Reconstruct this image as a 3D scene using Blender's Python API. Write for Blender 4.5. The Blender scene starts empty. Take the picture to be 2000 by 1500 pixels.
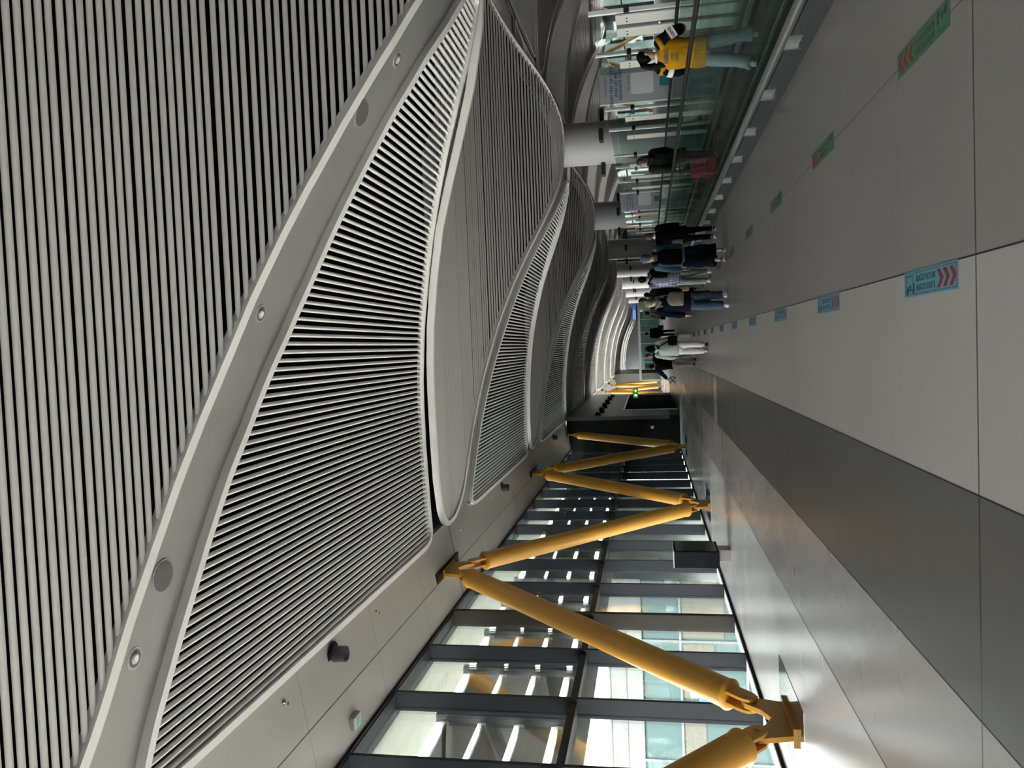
import bpy, bmesh, math, random
from mathutils import Vector, Matrix, noise
random.seed(7)
C = bpy.context.scene.collection
R = math.radians
PI = math.pi
# ------------------------------------------------------------------ helpers
def interp(x, tab):
    if x <= tab[0][0]: return tab[0][1]
    for (a, b), (c, d) in zip(tab, tab[1:]):
        if x <= c: return b + (d - b) * (x - a) / (c - a)
    return tab[-1][1]
def inv(y, tab):
    return interp(y, [(b, a) for a, b in tab])

class MB:
    def __init__(s): s.v = []; s.f = []; s.m = []; s.cur = 0
    def add(s, vs, fs):
        o = len(s.v); s.v += [tuple(p) for p in vs]
        for f in fs: s.f.append(tuple(i + o for i in f)); s.m.append(s.cur)
        return s
    def box(s, x0, x1, y0, y1, z0, z1):
        v = [(x, y, z) for z in (z0, z1) for y in (y0, y1) for x in (x0, x1)]
        return s.add(v, [(0, 2, 3, 1), (4, 5, 7, 6), (0, 1, 5, 4), (2, 6, 7, 3), (0, 4, 6, 2), (1, 3, 7, 5)])
    def quad(s, a, b, c, d): return s.add([a, b, c, d], [(0, 1, 2, 3)])
    def loft(s, rings, cap=True, closed=False):
        n = len(rings[0]); vs = [p for r in rings for p in r]; fs = []
        m = len(rings)
        for i in range(m if closed else m - 1):
            for j in range(n):
                a = i * n + j; b = i * n + (j + 1) % n; k = (i + 1) % m
                fs.append((a, b, k * n + (j + 1) % n, k * n + j))
        if cap and not closed:
            fs.append(tuple(range(n - 1, -1, -1))); fs.append(tuple(range((m - 1) * n, m * n)))
        return s.add(vs, fs)
    def chain(s, pts, rad, n=12, ref=(1, 0, 0), round_end=False):
        P = [Vector(p) for p in pts]; L = Vector(ref); rings = []
        rad = [(r, r) if not isinstance(r, tuple) else r for r in (rad if isinstance(rad, (list, tuple)) and not (isinstance(rad, tuple)) else [rad] * len(P))]
        if round_end:
            t0 = (P[0] - P[1]).normalized(); t1 = (P[-1] - P[-2]).normalized()
            r0 = rad[0]; r1 = rad[-1]
            P = [P[0] + t0 * r0[0] * .75] + P + [P[-1] + t1 * r1[0] * .75]
            rad = [(r0[0] * .55, r0[1] * .55)] + rad + [(r1[0] * .55, r1[1] * .55)]
        for i, p in enumerate(P):
            t = (P[min(i + 1, len(P) - 1)] - P[max(i - 1, 0)]).normalized()
            u = L - t * L.dot(t)
            if u.length < .2: u = Vector((0, 1, 0)) - t * t.y
            u.normalize(); w = t.cross(u)
            rings.append([p + u * rad[i][0] * math.cos(2 * PI * j / n) + w * rad[i][1] * math.sin(2 * PI * j / n) for j in range(n)])
        return s.loft(rings)
    def ell(s, c, r, rot=None, n=14, m=8):
        rings = []
        for i in range(m + 1):
            a = -PI / 2 + PI * (i + .5) / (m + 1)
            ring = []
            for j in range(n):
                b = 2 * PI * j / n
                p = Vector((r[0] * math.cos(a) * math.cos(b), r[1] * math.cos(a) * math.sin(b), r[2] * math.sin(a)))
                if rot is not None: p = rot @ p
                ring.append(Vector(c) + p)
            rings.append(ring)
        return s.loft(rings)
    def prism(s, poly, axis, a, b):
        # poly of 2D points extruded along axis 0/1/2 from a to b
        def P(p, h):
            return (h, p[0], p[1]) if axis == 0 else ((p[0], h, p[1]) if axis == 1 else (p[0], p[1], h))
        return s.loft([[P(p, a) for p in poly], [P(p, b) for p in poly]])
    def xf(s, M):
        s.v = [tuple(M @ Vector(p)) for p in s.v]; return s
    def build(s, name, mats, parent=None, smooth=False, bevel=0, fix=True):
        me = bpy.data.meshes.new(name); me.from_pydata(s.v, [], s.f)
        mats = mats if isinstance(mats, (list, tuple)) else [mats]
        for m in mats: me.materials.append(m)
        me.polygons.foreach_set('material_index', s.m)
        if fix:
            bm = bmesh.new(); bm.from_mesh(me); bmesh.ops.recalc_face_normals(bm, faces=bm.faces); bm.to_mesh(me); bm.free()
        if smooth: me.polygons.foreach_set('use_smooth', [True] * len(me.polygons))
        o = bpy.data.objects.new(name, me); C.objects.link(o)
        if parent: o.parent = parent
        if bevel:
            md = o.modifiers.new('b', 'BEVEL'); md.width = bevel; md.segments = 2; md.limit_method = 'ANGLE'
        return o

def tag(o, label=None, cat=None, group=None, kind=None):
    if label: o['label'] = label
    if cat: o['category'] = cat
    if group: o['group'] = group
    if kind: o['kind'] = kind
    return o
def empty(name, loc=(0, 0, 0), rz=0, label=None, cat=None, group=None, kind=None):
    o = bpy.data.objects.new(name, None); C.objects.link(o); o.location = loc; o.rotation_euler = (0, 0, rz)
    o.empty_display_size = .1
    return tag(o, label, cat, group, kind)
def copy_tree(o, parent=None):
    c = o.copy(); C.objects.link(c); c.parent = parent
    for ch in [x for x in C.objects if x.parent == o]: copy_tree(ch, c)
    return c
def shade_auto(o, ang=35):
    me = o.data
    me.polygons.foreach_set('use_smooth', [True] * len(me.polygons))
    bm = bmesh.new(); bm.from_mesh(me)
    for e in bm.edges:
        if len(e.link_faces) == 2 and e.calc_face_angle(0) > R(ang): e.smooth = False
    bm.to_mesh(me); bm.free()
    return o

ORD = ['nearest', 'second', 'third', 'fourth', 'fifth', 'sixth', 'seventh', 'eighth', 'ninth', 'tenth', 'eleventh', 'twelfth',
       'thirteenth', 'fourteenth', 'fifteenth', 'sixteenth', 'seventeenth', 'eighteenth', 'nineteenth', 'twentieth', 'twenty-first', 'twenty-second', 'twenty-third', 'twenty-fourth']
# ------------------------------------------------------------------ materials
def mat(name, col, rough=.5, metal=0, noise_amt=0, nscale=6, spec=.5, bump=0, emit=None, es=1):
    m = bpy.data.materials.new(name); m.use_nodes = True
    nt = m.node_tree; b = nt.nodes['Principled BSDF']
    b.inputs['Base Color'].default_value = (*col, 1); b.inputs['Roughness'].default_value = rough
    b.inputs['Metallic'].default_value = metal; b.inputs['Specular IOR Level'].default_value = spec
    if emit: b.inputs['Emission Color'].default_value = (*emit, 1); b.inputs['Emission Strength'].default_value = es
    if noise_amt or bump:
        tc = nt.nodes.new('ShaderNodeTexCoord'); nz = nt.nodes.new('ShaderNodeTexNoise')
        nz.inputs['Scale'].default_value = nscale; nz.inputs['Detail'].default_value = 4
        nt.links.new(tc.outputs['Object'], nz.inputs['Vector'])
        if noise_amt:
            mx = nt.nodes.new('ShaderNodeMix'); mx.data_type = 'RGBA'
            mx.inputs[6].default_value = (*[c * (1 - noise_amt) for c in col], 1)
            mx.inputs[7].default_value = (*[min(1, c * (1 + noise_amt)) for c in col], 1)
            nt.links.new(nz.outputs['Fac'], mx.inputs[0]); nt.links.new(mx.outputs[2], b.inputs['Base Color'])
        if bump:
            bp = nt.nodes.new('ShaderNodeBump'); bp.inputs['Strength'].default_value = bump; bp.inputs['Distance'].default_value = .02
            nt.links.new(nz.outputs['Fac'], bp.inputs['Height']); nt.links.new(bp.outputs[0], b.inputs['Normal'])
    return m
def glass(name, tint, refl=.08, fac=1.0):
    m = bpy.data.materials.new(name); m.use_nodes = True; nt = m.node_tree; nt.nodes.clear()
    out = nt.nodes.new('ShaderNodeOutputMaterial'); mx = nt.nodes.new('ShaderNodeMixShader')
    tr = nt.nodes.new('ShaderNodeBsdfTransparent'); tr.inputs[0].default_value = (*tint, 1)
    gl = nt.nodes.new('ShaderNodeBsdfGlossy'); gl.inputs['Roughness'].default_value = .02; gl.inputs[0].default_value = (.9, .95, .93, 1)
    fr = nt.nodes.new('ShaderNodeFresnel'); fr.inputs[0].default_value = 1.45
    mul = nt.nodes.new('ShaderNodeMath'); mul.operation = 'MULTIPLY'; mul.inputs[1].default_value = fac
    nt.links.new(fr.outputs[0], mul.inputs[0]); nt.links.new(mul.outputs[0], mx.inputs[0])
    nt.links.new(tr.outputs[0], mx.inputs[1]); nt.links.new(gl.outputs[0], mx.inputs[2]); nt.links.new(mx.outputs[0], out.inputs[0])
    return m
def floor_mat(name, col, rough=.32, joints=()):
    """stone tile: joints across the hall, fine speckle, tile to tile tone"""
    m = bpy.data.materials.new(name); m.use_nodes = True; nt = m.node_tree; b = nt.nodes['Principled BSDF']
    N = nt.nodes.new; L = nt.links.new
    tc = N('ShaderNodeTexCoord'); sp = N('ShaderNodeSeparateXYZ'); L(tc.outputs['Object'], sp.inputs[0])
    def M(op, a, c=None, d=None):
        n = N('ShaderNodeMath'); n.operation = op
        for i, q in enumerate((a, c, d)):
            if q is None: continue
            if isinstance(q, (int, float)): n.inputs[i].default_value = q
            else: L(q, n.inputs[i])
        return n.outputs[0]
    y = M('SUBTRACT', sp.outputs[1], 4.21)
    def line(per, w):
        f = M('ABSOLUTE', M('SUBTRACT', M('FRACT', M('ADD', M('DIVIDE', y, per), .5)), .5))
        return M('LESS_THAN', f, w / per)
    thin = line(10.55 / 9, .0022); thick = line(10.55, .008)
    tile = M('FLOOR', M('DIVIDE', y, 10.55 / 9))
    wn = N('ShaderNodeTexWhiteNoise'); wn.noise_dimensions = '1D'; L(tile, wn.inputs['W'])
    nz = N('ShaderNodeTexNoise'); nz.inputs['Scale'].default_value = 60; nz.inputs['Detail'].default_value = 3; L(tc.outputs['Object'], nz.inputs[0])
    nz2 = N('ShaderNodeTexNoise'); nz2.inputs['Scale'].default_value = .8; nz2.inputs['Detail'].default_value = 4; L(tc.outputs['Object'], nz2.inputs[0])
    v = M('ADD', M('MULTIPLY', wn.outputs[0], .05), M('ADD', M('MULTIPLY', nz.outputs[0], .1), M('MULTIPLY', nz2.outputs[0], .06)))
    v = M('ADD', v, .9)
    dk = M('SUBTRACT', 1.0, M('MAXIMUM', M('MULTIPLY', thin, .22), M('MULTIPLY', thick, .75)))
    v = M('MULTIPLY', v, dk)
    mx = N('ShaderNodeVectorMath'); mx.operation = 'SCALE'; mx.inputs[0].default_value = col; L(v, mx.inputs['Scale'])
    L(mx.outputs[0], b.inputs['Base Color']); b.inputs['Roughness'].default_value = rough
    rg = M('ADD', M('MULTIPLY', nz2.outputs[0], .12), rough - .06); L(rg, b.inputs['Roughness'])
    b.inputs['Specular IOR Level'].default_value = .5
    return m
def panel_mat(name, col, rough, metal, lx=(), ly=None, w=.012, slot=False):
    """sheet metal with dark joints at x positions and every ly metres along the hall"""
    m = bpy.data.materials.new(name); m.use_nodes = True; nt = m.node_tree; b = nt.nodes['Principled BSDF']
    N = nt.nodes.new; L = nt.links.new
    tc = N('ShaderNodeTexCoord'); sp = N('ShaderNodeSeparateXYZ'); L(tc.outputs['Object'], sp.inputs[0])
    def M(op, a, c=None):
        n = N('ShaderNodeMath'); n.operation = op
        for i, q in enumerate((a, c)):
            if q is None: continue
            if isinstance(q, (int, float)): n.inputs[i].default_value = q
            else: L(q, n.inputs[i])
        return n.outputs[0]
    acc = None
    for x in lx:
        l = M('LESS_THAN', M('ABSOLUTE', M('SUBTRACT', sp.outputs[0], x)), w / 2)
        acc = l if acc is None else M('MAXIMUM', acc, l)
    if ly:
        f = M('ABSOLUTE', M('SUBTRACT', M('FRACT', M('DIVIDE', sp.outputs[1], ly)), .5))
        l = M('MULTIPLY', M('LESS_THAN', f, w * .35 / ly), .5); acc = l if acc is None else M('MAXIMUM', acc, l)
    if slot:
        f = M('ABSOLUTE', M('SUBTRACT', M('FRACT', M('ADD', M('DIVIDE', M('SUBTRACT', sp.outputs[1], 17.35), 13.35), .5)), .5))
        acc = M('MAXIMUM', acc, M('LESS_THAN', f, .03 / 13.35))
    nz = N('ShaderNodeTexNoise'); nz.inputs['Scale'].default_value = 1.3; nz.inputs['Detail'].default_value = 5; L(tc.outputs['Object'], nz.inputs[0])
    v = M('MULTIPLY', M('ADD', M('MULTIPLY', nz.outputs[0], .12), .94), M('SUBTRACT', 1.0, M('MULTIPLY', acc, .85)) if acc is not None else 1.0)
    mx = N('ShaderNodeVectorMath'); mx.operation = 'SCALE'; mx.inputs[0].default_value = col; L(v, mx.inputs['Scale'])
    L(mx.outputs[0], b.inputs['Base Color']); b.inputs['Roughness'].default_value = rough; b.inputs['Metallic'].default_value = metal
    return m
def check_mat(name, c1, c2, c3, s):
    m = bpy.data.materials.new(name); m.use_nodes = True; nt = m.node_tree; b = nt.nodes['Principled BSDF']
    N = nt.nodes.new; L = nt.links.new
    tc = N('ShaderNodeTexCoord'); sp = N('ShaderNodeSeparateXYZ'); L(tc.outputs['Object'], sp.inputs[0])
    def M(op, a, c=None):
        n = N('ShaderNodeMath'); n.operation = op
        for i, q in enumerate((a, c)):
            if q is None: continue
            if isinstance(q, (int, float)): n.inputs[i].default_value = q
            else: L(q, n.inputs[i])
        return n.outputs[0]
    def st(o): return M('GREATER_THAN', M('FRACT', M('MULTIPLY', o, s)), .5)
    k = M('MULTIPLY', M('ADD', st(M('ADD', sp.outputs[0], sp.outputs[1])), st(sp.outputs[2])), .5)
    cr = N('ShaderNodeValToRGB'); L(k, cr.inputs[0]); e = cr.color_ramp.elements; cr.color_ramp.interpolation = 'CONSTANT'
    e[0].color = (*c1, 1); e[1].position = .4; e[1].color = (*c2, 1); q = e.new(.9); q.color = (*c3, 1)
    L(cr.outputs[0], b.inputs['Base Color']); b.inputs['Roughness'].default_value = .85
    return m

m_slatA = mat('slat metal', (.70, .69, .68), .4, .15)
m_slatB = mat('slat paint', (.46, .447, .433), .5, .0)
m_rim = mat('rim white paint', (.66, .645, .63), .45)
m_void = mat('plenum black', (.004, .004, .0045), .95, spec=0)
m_band = panel_mat('band metal', (.255, .252, .248), .42, .15, (), None)
m_soffit = panel_mat('soffit metal', (.40, .395, .37), .36, .25, (-4.92, 17.42), 2.67, .02, True)
m_col = mat('column paint', (.47, .47, .49), .5, noise_amt=.02)
m_black = mat('black matt', (.002, .0021, .0024), .6, spec=.2)
m_blackg = mat('black gloss', (.01, .01, .012), .12)
m_yel = mat('yellow paint', (.54, .265, .03), .40, noise_amt=.04, nscale=25)
m_mull = mat('mullion paint', (.016, .021, .027), .5, spec=.2)
m_brown = mat('mullion bronze', (.024, .021, .019), .5, spec=.2)
m_glass = glass('window glass', (.965, .955, .925), fac=.6)
m_bglass = glass('balustrade glass', (.84, .90, .885), fac=.22)
m_steel = mat('brushed steel', (.55, .56, .57), .28, 1)
m_chrome = mat('polished steel', (.7, .7, .72), .12, 1)
m_rail = mat('rubber handrail', (.006, .007, .008), .45, spec=.3)
m_plinth = mat('plinth charcoal', (.022, .022, .024), .5, noise_amt=.05, spec=.25)
m_belt = mat('belt rubber', (.06, .063, .063), .6)
m_board = mat('cream board', (.55, .54, .49), .5)
m_core = mat('core charcoal', (.008, .0095, .011), .5, spec=.15)
m_taupe = mat('core taupe panel', (.10, .092, .085), .45, noise_amt=.04, nscale=2)
m_white = mat('white plastic', (.8, .8, .8), .4)
m_wallg = mat('grey wall', (.30, .30, .30), .6)
m_text = mat('dark ink', (.02, .035, .05), .6)

# ------------------------------------------------------------------ camera
yaw, pit, rol = R(2.525), R(10.03), R(-1.83)
w_ = Vector((-math.sin(yaw) * math.cos(pit), math.cos(yaw) * math.cos(pit), math.sin(pit)))
r_ = w_.cross(Vector((0, 0, 1))).normalized(); u_ = r_.cross(w_)
r2 = r_ * math.cos(rol) + u_ * math.sin(rol); u2 = -r_ * math.sin(rol) + u_ * math.cos(rol)
cd = bpy.data.cameras.new('camera'); cd.sensor_fit = 'HORIZONTAL'; cd.sensor_width = 36; cd.lens = 36 * 1510 / 2000
cd.clip_start = .05; cd.clip_end = 800
cam = bpy.data.objects.new('camera', cd); C.objects.link(cam)
X, Y, Z = -u2, r2, -w_                       # the phone was held on its side: picture-right is down
cam.matrix_world = Matrix(((X.x, Y.x, Z.x, 0), (X.y, Y.y, Z.y, 0), (X.z, Y.z, Z.z, 1.62), (0, 0, 0, 1)))
bpy.context.scene.camera = cam

# ------------------------------------------------------------------ vault geometry
P_ = 13.35; S0 = 17.5; XM = 6.25; NB = 12        # bay length, crown of the first vault ahead, axis of the columns
G = [(-4.2, 6.25), (-3.8, 6.25), (-3.3, 6.23), (-2.6, 6.185), (-1.8, 6.11), (-1.15, 6.02), (-.5, 5.91), (0, 5.80), (.5, 5.68), (1, 5.53), (1.5, 5.37), (2, 5.185),
     (2.5, 4.975), (3, 4.74), (3.5, 4.5), (4, 4.28), (4.4, 4.13), (4.85, 4.0), (5.3, 3.91), (6.25, 3.85)]
CR = .65                                            # the far side of each vault is shallower than the window side
def mir(x): return x if x <= XM else XM - (x - XM) / CR
def TR(x): return XM + (XM - x) * CR
def g(x): return interp(mir(x), G)
WV = [(-4.05, 0), (-3.98, .4), (-3.75, .86), (-3.55, 1.12), (-3.04, 1.49), (-2.3, 1.87), (-1.71, 2.21), (-1.21, 2.46), (-.59, 2.8), (-.1, 3.07), (.61, 3.4), (1.32, 3.74),
      (1.84, 4.0), (2.61, 4.34), (3.07, 4.52), (3.67, 4.8), (4.28, 5.12), (4.8, 5.45), (5.4, 5.75), (6.25, 5.9)]
WN = [(-4.05, 0), (-3.98, .4), (-3.6, .93), (-2.79, 1.28), (-1.85, 1.65), (-.77, 2.23), (-.2, 2.58), (.5, 3.02), (1.26, 3.52), (2.16, 4.15), (2.85, 4.56), (3.3, 4.82),
      (4.17, 5.27), (5.0, 5.6), (6.25, 5.8)]
def wtab(tab): return lambda x: interp(mir(x), tab)
wV, wN = wtab(WV), wtab(WN)
def ktab(tab):
    k = [(0, 6.31)]
    for x, w in tab[3:]: k.append((w, g(x)))
    return k
KV, KN = ktab(WV), ktab(WN)
def k_(s): return interp(s, KV) if s >= 0 else interp(-s, KN)
AB = [(-4.1, 5.98), (-3.37, 6.30), (-2.64, 6.70), (-1.85, 7.13), (-1.21, 7.47), (-.65, 7.83), (-.13, 8.11), (.37, 8.43), (.98, 8.73), (1.61, 9.01), (2.2, 9.25), (2.54, 9.38),
      (3.2, 9.6), (3.95, 9.95), (5.0, 10.75), (5.5, 11.2)]
AF = [(-4.1, 15.9), (-3.79, 15.8), (-2.64, 15.43), (-1.57, 14.99), (-.89, 14.64), (-.14, 14.26), (.73, 13.78), (1.49, 13.33), (2.24, 12.83), (2.74, 12.48), (3.27, 12.08),
      (3.99, 11.72), (4.62, 11.62), (5.1, 11.6), (5.5, 11.58)]
def arcs(f, a, b, step):
    out = [a]; x = a; acc = 0
    while x < b:
        d = .004; acc += math.hypot(d, f(x + d) - f(x)); x += d
        if acc >= step: out.append(x); acc = 0
    return out
def resample(pts, step):
    out = [Vector(pts[0])]
    acc = 0
    for a, b in zip(pts, pts[1:]):
        a = Vector(a); b = Vector(b); n = max(1, int((b - a).length / step + .5))
        for i in range(1, n + 1): out.append(a + (b - a) * i / n)
    return out
def smooth_closed(p, it=2):
    for _ in range(it):
        n = len(p); p = [(p[i - 1] + p[i] * 2 + p[(i + 1) % n]) / 4 for i in range(n)]
    return p
def rim_sweep(out, zf, wid=.115, hgt=.135, up=.11):
    """box-section frame along a closed plan outline (counter-clockwise), bottom on the vault surface"""
    n = len(out); area = sum(out[i].x * out[(i + 1) % n].y - out[(i + 1) % n].x * out[i].y for i in range(n))
    sg = 1 if area > 0 else -1
    rings = []
    for i in range(n):
        t = (out[(i + 1) % n] - out[i - 1]); t = Vector((t.x, t.y)).normalized(); nn = Vector((-t.y, t.x)) * sg
        o = out[i]; q = o + nn * wid; z0 = zf(o); z1 = z0
        rings.append([(o.x, o.y, z0 + hgt), (o.x, o.y, z0), (q.x, q.y, z1), (q.x, q.y, z1 + up), (q.x - nn.x * .02, q.y - nn.y * .02, z1 + up)])
    return MB().loft(rings, closed=True)
PROF = [(-.029, .03), (-.029, .018), (-.021, .005), (0, 0), (.021, .005), (.029, .018), (.029, .03)]
PROFA = [(-.022, .045), (-.022, .022), (-.014, .005), (0, 0), (.014, .005), (.022, .022), (.022, .045)]

def make_B(root):
    """diamond vault panel: slats run across the hall, curve falls along it"""
    xs = [x for x, _ in WV]
    right = [(x, wV(x)) for x in [-4.05 + i * .02 for i in range(6)] + [-3.9 + .1 * i for i in range(int((XM + 3.9) / .1) + 1)]]
    full = right + [(TR(x), w) for x, w in reversed(right[:-1])]
    back = [(x, -wN(x)) for x, _ in reversed(full[1:-1])]
    out = smooth_closed([Vector(p) for p in full + back], 3)
    rim_sweep(out, lambda p: k_(p.y)).build('rim', m_rim, root, True); shade_auto(C.objects[-1], 40)
    mb = MB()
    for sgn, K, W in ((1, KV, WV), (-1, KN, WN)):
        for s in arcs(lambda q: k_(sgn * q), .05, 5.83, .1):
            xl = inv(s, W); xl += .045 * math.hypot(1, (inv(s + .03, W) - inv(s - .03, W)) / .06) + .02
            d = .01
            sl = (k_(sgn * (s + d)) - k_(sgn * (s - d))) / (2 * d) * sgn
            z = k_(sgn * s) + .034 - min(.06, .10 * abs(sl))
            nl = math.hypot(1, sl)
            nrm = (-sl / nl, 1 / nl); tng = (1 / nl, sl / nl)
            if xl > XM - .2: continue
            ring = [(sgn * s + a * tng[0] + b * nrm[0], z + a * tng[1] + b * nrm[1]) for a, b in PROF]
            mb.loft([[(xl, y, zz) for y, zz in ring], [(TR(xl), y, zz) for y, zz in ring]], cap=False)
    shade_auto(mb.build('slats', m_slatB, root, True), 50)
def make_A(root, sx):
    """three-sided vault panel beside the windows: slats run along the hall"""
    c0 = S0 - P_ / 2
    x0, x1 = -4.06, 5.35
    near = [(x, interp(x, AB)) for x in [x0 + .3 + i * .1 for i in range(int((x1 - x0 - .3) / .1) + 1)]]
    far = [(x, interp(x, AF)) for x, _ in reversed(near)]
    cn = [(x0 + .1, far[-1][1] + .02), (x0, far[-1][1] - .22)] + [(x0, y) for y in [far[-1][1] - .5 - i * .25 for i in range(int((far[-1][1] - near[0][1] - .8) / .25))]] + [(x0, near[0][1] + .12), (x0 + .1, near[0][1] - .06)]
    out = [Vector(p) for p in near + far + cn]
    out = smooth_closed(out, 2)
    f = lambda x: mir(x)
    def T(v): return (v[0] if sx > 0 else 2 * XM - v[0], v[1] - c0, v[2])
    mb = rim_sweep(out, lambda p: g(p.x), .095); mb.v = [T(v) for v in mb.v]
    mb.build('rim', m_rim, root, True); shade_auto(C.objects[-1], 40)
    mb = MB(); d = .01
    for x in arcs(g, x0 + .14, x1 - .1, .1):
        ya, yb = interp(x, AB) + .04, interp(x, AF) - .04
        if yb - ya < .15: continue
        rings = []
        for y in (ya, yb):
            xx = x; z = g(xx) + .035
            sl = (g(xx + d) - g(xx - d)) / (2 * d); nl = math.hypot(1, sl)
            rings.append([T((xx + a / nl - b * sl / nl, y, z + a * sl / nl + b / nl)) for a, b in PROFA])
        mb.loft(rings, cap=False)
    shade_auto(mb.build('slats', m_slatA, root, True), 50)

b0 = empty('louvre_panel', (0, S0 - P_, 0)); make_B(b0)
Bs = [b0] + [copy_tree(b0) for _ in range(NB - 1)]
for j, b in enumerate(Bs):
    b.location = (0, S0 + P_ * (j - 1), 0)
    where = ('large diamond panel of crosswise grey slats overhead, closest to the viewer' if j == 0 else
             f'{ORD[j]} diamond ceiling panel of fine crosswise slats counting down the hall from overhead')
    tag(b, where, 'ceiling panel', 'crosswise slatted diamond panels of the vault')
X2, Y2 = 17.3, P_ / 2                               # the next row of vaults, staggered by half a bay
for j in range(9):
    c = copy_tree(b0); c.location = (X2, S0 + P_ * j + Y2, 0)
    tag(c, f'diamond slatted ceiling panel in the farther row right of the columns, {ORD[j]} from the viewer', 'ceiling panel', 'slatted diamond panels of the farther row')
a0 = empty('louvre_panel', (0, 0, 0)); make_A(a0, 1)
for j in range(NB):
    a = a0 if j == 0 else copy_tree(a0)
    a.location = (0, S0 - P_ / 2 + P_ * j, 0)
    tag(a, f'{ORD[j]} fan-shaped ceiling panel of bright lengthwise slats beside the window soffit', 'ceiling panel', 'lengthwise slatted fan panels beside the soffit')
for j in range(9):
    a = copy_tree(a0); a.location = (X2, S0 - P_ / 2 + P_ * j + Y2, 0)
    tag(a, f'fan-shaped slatted ceiling panel in the farther row right of the columns, {ORD[j]} from the viewer', 'ceiling panel', 'slatted fan panels of the farther row')
def make_solid(root):
    """smooth three-sided sheet on the far side of the columns, with its own edge frame"""
    xs = [-3.95 + .25 * i for i in range(37)] + [5.15]
    n = [(x, wV(x) + .5) for x in xs]; f = [(x, P_ - wN(x) - .22) for x in reversed(xs)]
    out = [Vector((TR(x), y)) for x, y in n + f]
    d = []
    for i in range(len(out)): d += [out[i], (out[i] + out[(i + 1) % len(out)]) / 2]
    out = smooth_closed(d, 3)
    rim_sweep(out, lambda p: g(p.x), .10, .14, .14).build('rim', m_rim, root, True); shade_auto(C.objects[-1], 40)
    mb = MB(); m = 6
    for (x0, a0_), (x1, a1_) in zip(n, n[1:]):
        b0_, b1_ = P_ - wN(x0) - .22, P_ - wN(x1) - .22
        for i in range(m):
            q = [(TR(x), a + (b - a) * t / m, g(x) + .05) for x, a, b, t in ((x0, a0_, b0_, i), (x0, a0_, b0_, i + 1), (x1, a1_, b1_, i + 1), (x1, a1_, b1_, i))]
            mb.quad(*q)
    mb.build('sheet', m_band, root, True, fix=False)
s0 = empty('solid_panel', (0, 0, 0)); make_solid(s0)
for j in range(NB - 1):
    c = s0 if j == 0 else copy_tree(s0)
    c.location = (0, S0 + P_ * (j - 1), 0)
    tag(c, f'smooth grey ceiling sheet with a pale frame right of the columns, {ORD[j]} from the viewer', 'ceiling panel', 'smooth sheets right of the columns')
# solid sheets of the vault between the panels, and the dark void above the slats
YE = S0 + P_ * (NB - 1) - 2
def build_ceiling():
    mb = MB(); v = MB()
    xs = [-4.08 + .2 * i for i in range(int((XM + 4.08) / .2) + 1)] + [XM]
    def strip(rows, dx=0, dy=0, mirror=False):
        for (x0, a0, b0, z0), (x1, a1, b1, z1) in zip(rows, rows[1:]):
            m = 4
            for i in range(m):
                pts = []
                for x, t, a, b, zz in ((x0, i, a0, b0, z0), (x0, i + 1, a0, b0, z0), (x1, i + 1, a1, b1, z1), (x1, i, a1, b1, z1)):
                    pts.append((TR(x) if mirror else x + dx, a + (b - a) * t / m + dy, zz))
                mb.quad(*pts)
    for j in range(-1, NB):
        sv = S0 + P_ * (j - 1); ca = P_ * j; r1 = []; r3 = []
        for x in xs:
            z = g(x) + .1
            v_ = sv + wV(x) - .03; n_ = sv + P_ - wN(x) + .03
            if x <= 5.33: r1.append((x, v_, interp(x, AB) + ca + .03, z))
            if x >= 5.1: r3.append((x, v_, n_, z + .004))
        strip(r1); strip(r3); strip(r3, mirror=True)
        if j < 9: strip(r1, X2, Y2); strip(r3, X2, Y2)
    for y0, y1 in ((-8, YE),): mb.quad((12.85, y0, 6.36), (13.4, y0, 6.36), (13.4, y1, 6.36), (12.85, y1, 6.36))
    o = mb.build('ceiling', m_band, None, True, fix=False); tag(o, kind='structure')
    # soffit beside the windows
    for sx, nm in ((1, 'trim_1'),):
        mb = MB()
        for y0, y1 in ((-8, 43.3), (43.3, YE)):
            a, b = -3.93, (-5.72 if y0 < 40 else -5.72)
            q = [(a, y0, 6.345), (a, y1, 6.345), (b, y1, 6.04), (b, y0, 6.04)]
            q2 = [(x, y, z + .12) for x, y, z in q]
            if sx < 0: q = [(2 * XM - x, y, z) for x, y, z in q]; q2 = [(2 * XM - x, y, z) for x, y, z in q2]
            mb.add(q + q2, [(0, 1, 2, 3), (7, 6, 5, 4), (0, 4, 5, 1), (1, 5, 6, 2), (2, 6, 7, 3), (3, 7, 4, 0)])
        tag(mb.build(nm, m_soffit), kind='structure')
    # plenum
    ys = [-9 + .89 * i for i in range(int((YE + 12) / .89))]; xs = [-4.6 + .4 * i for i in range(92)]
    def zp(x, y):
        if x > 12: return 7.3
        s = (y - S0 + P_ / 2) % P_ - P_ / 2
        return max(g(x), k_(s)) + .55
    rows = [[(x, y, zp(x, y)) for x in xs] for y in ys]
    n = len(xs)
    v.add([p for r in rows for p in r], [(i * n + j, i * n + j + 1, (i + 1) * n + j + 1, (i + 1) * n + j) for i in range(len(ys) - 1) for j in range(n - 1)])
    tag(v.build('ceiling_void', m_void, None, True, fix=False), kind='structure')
build_ceiling()

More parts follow.
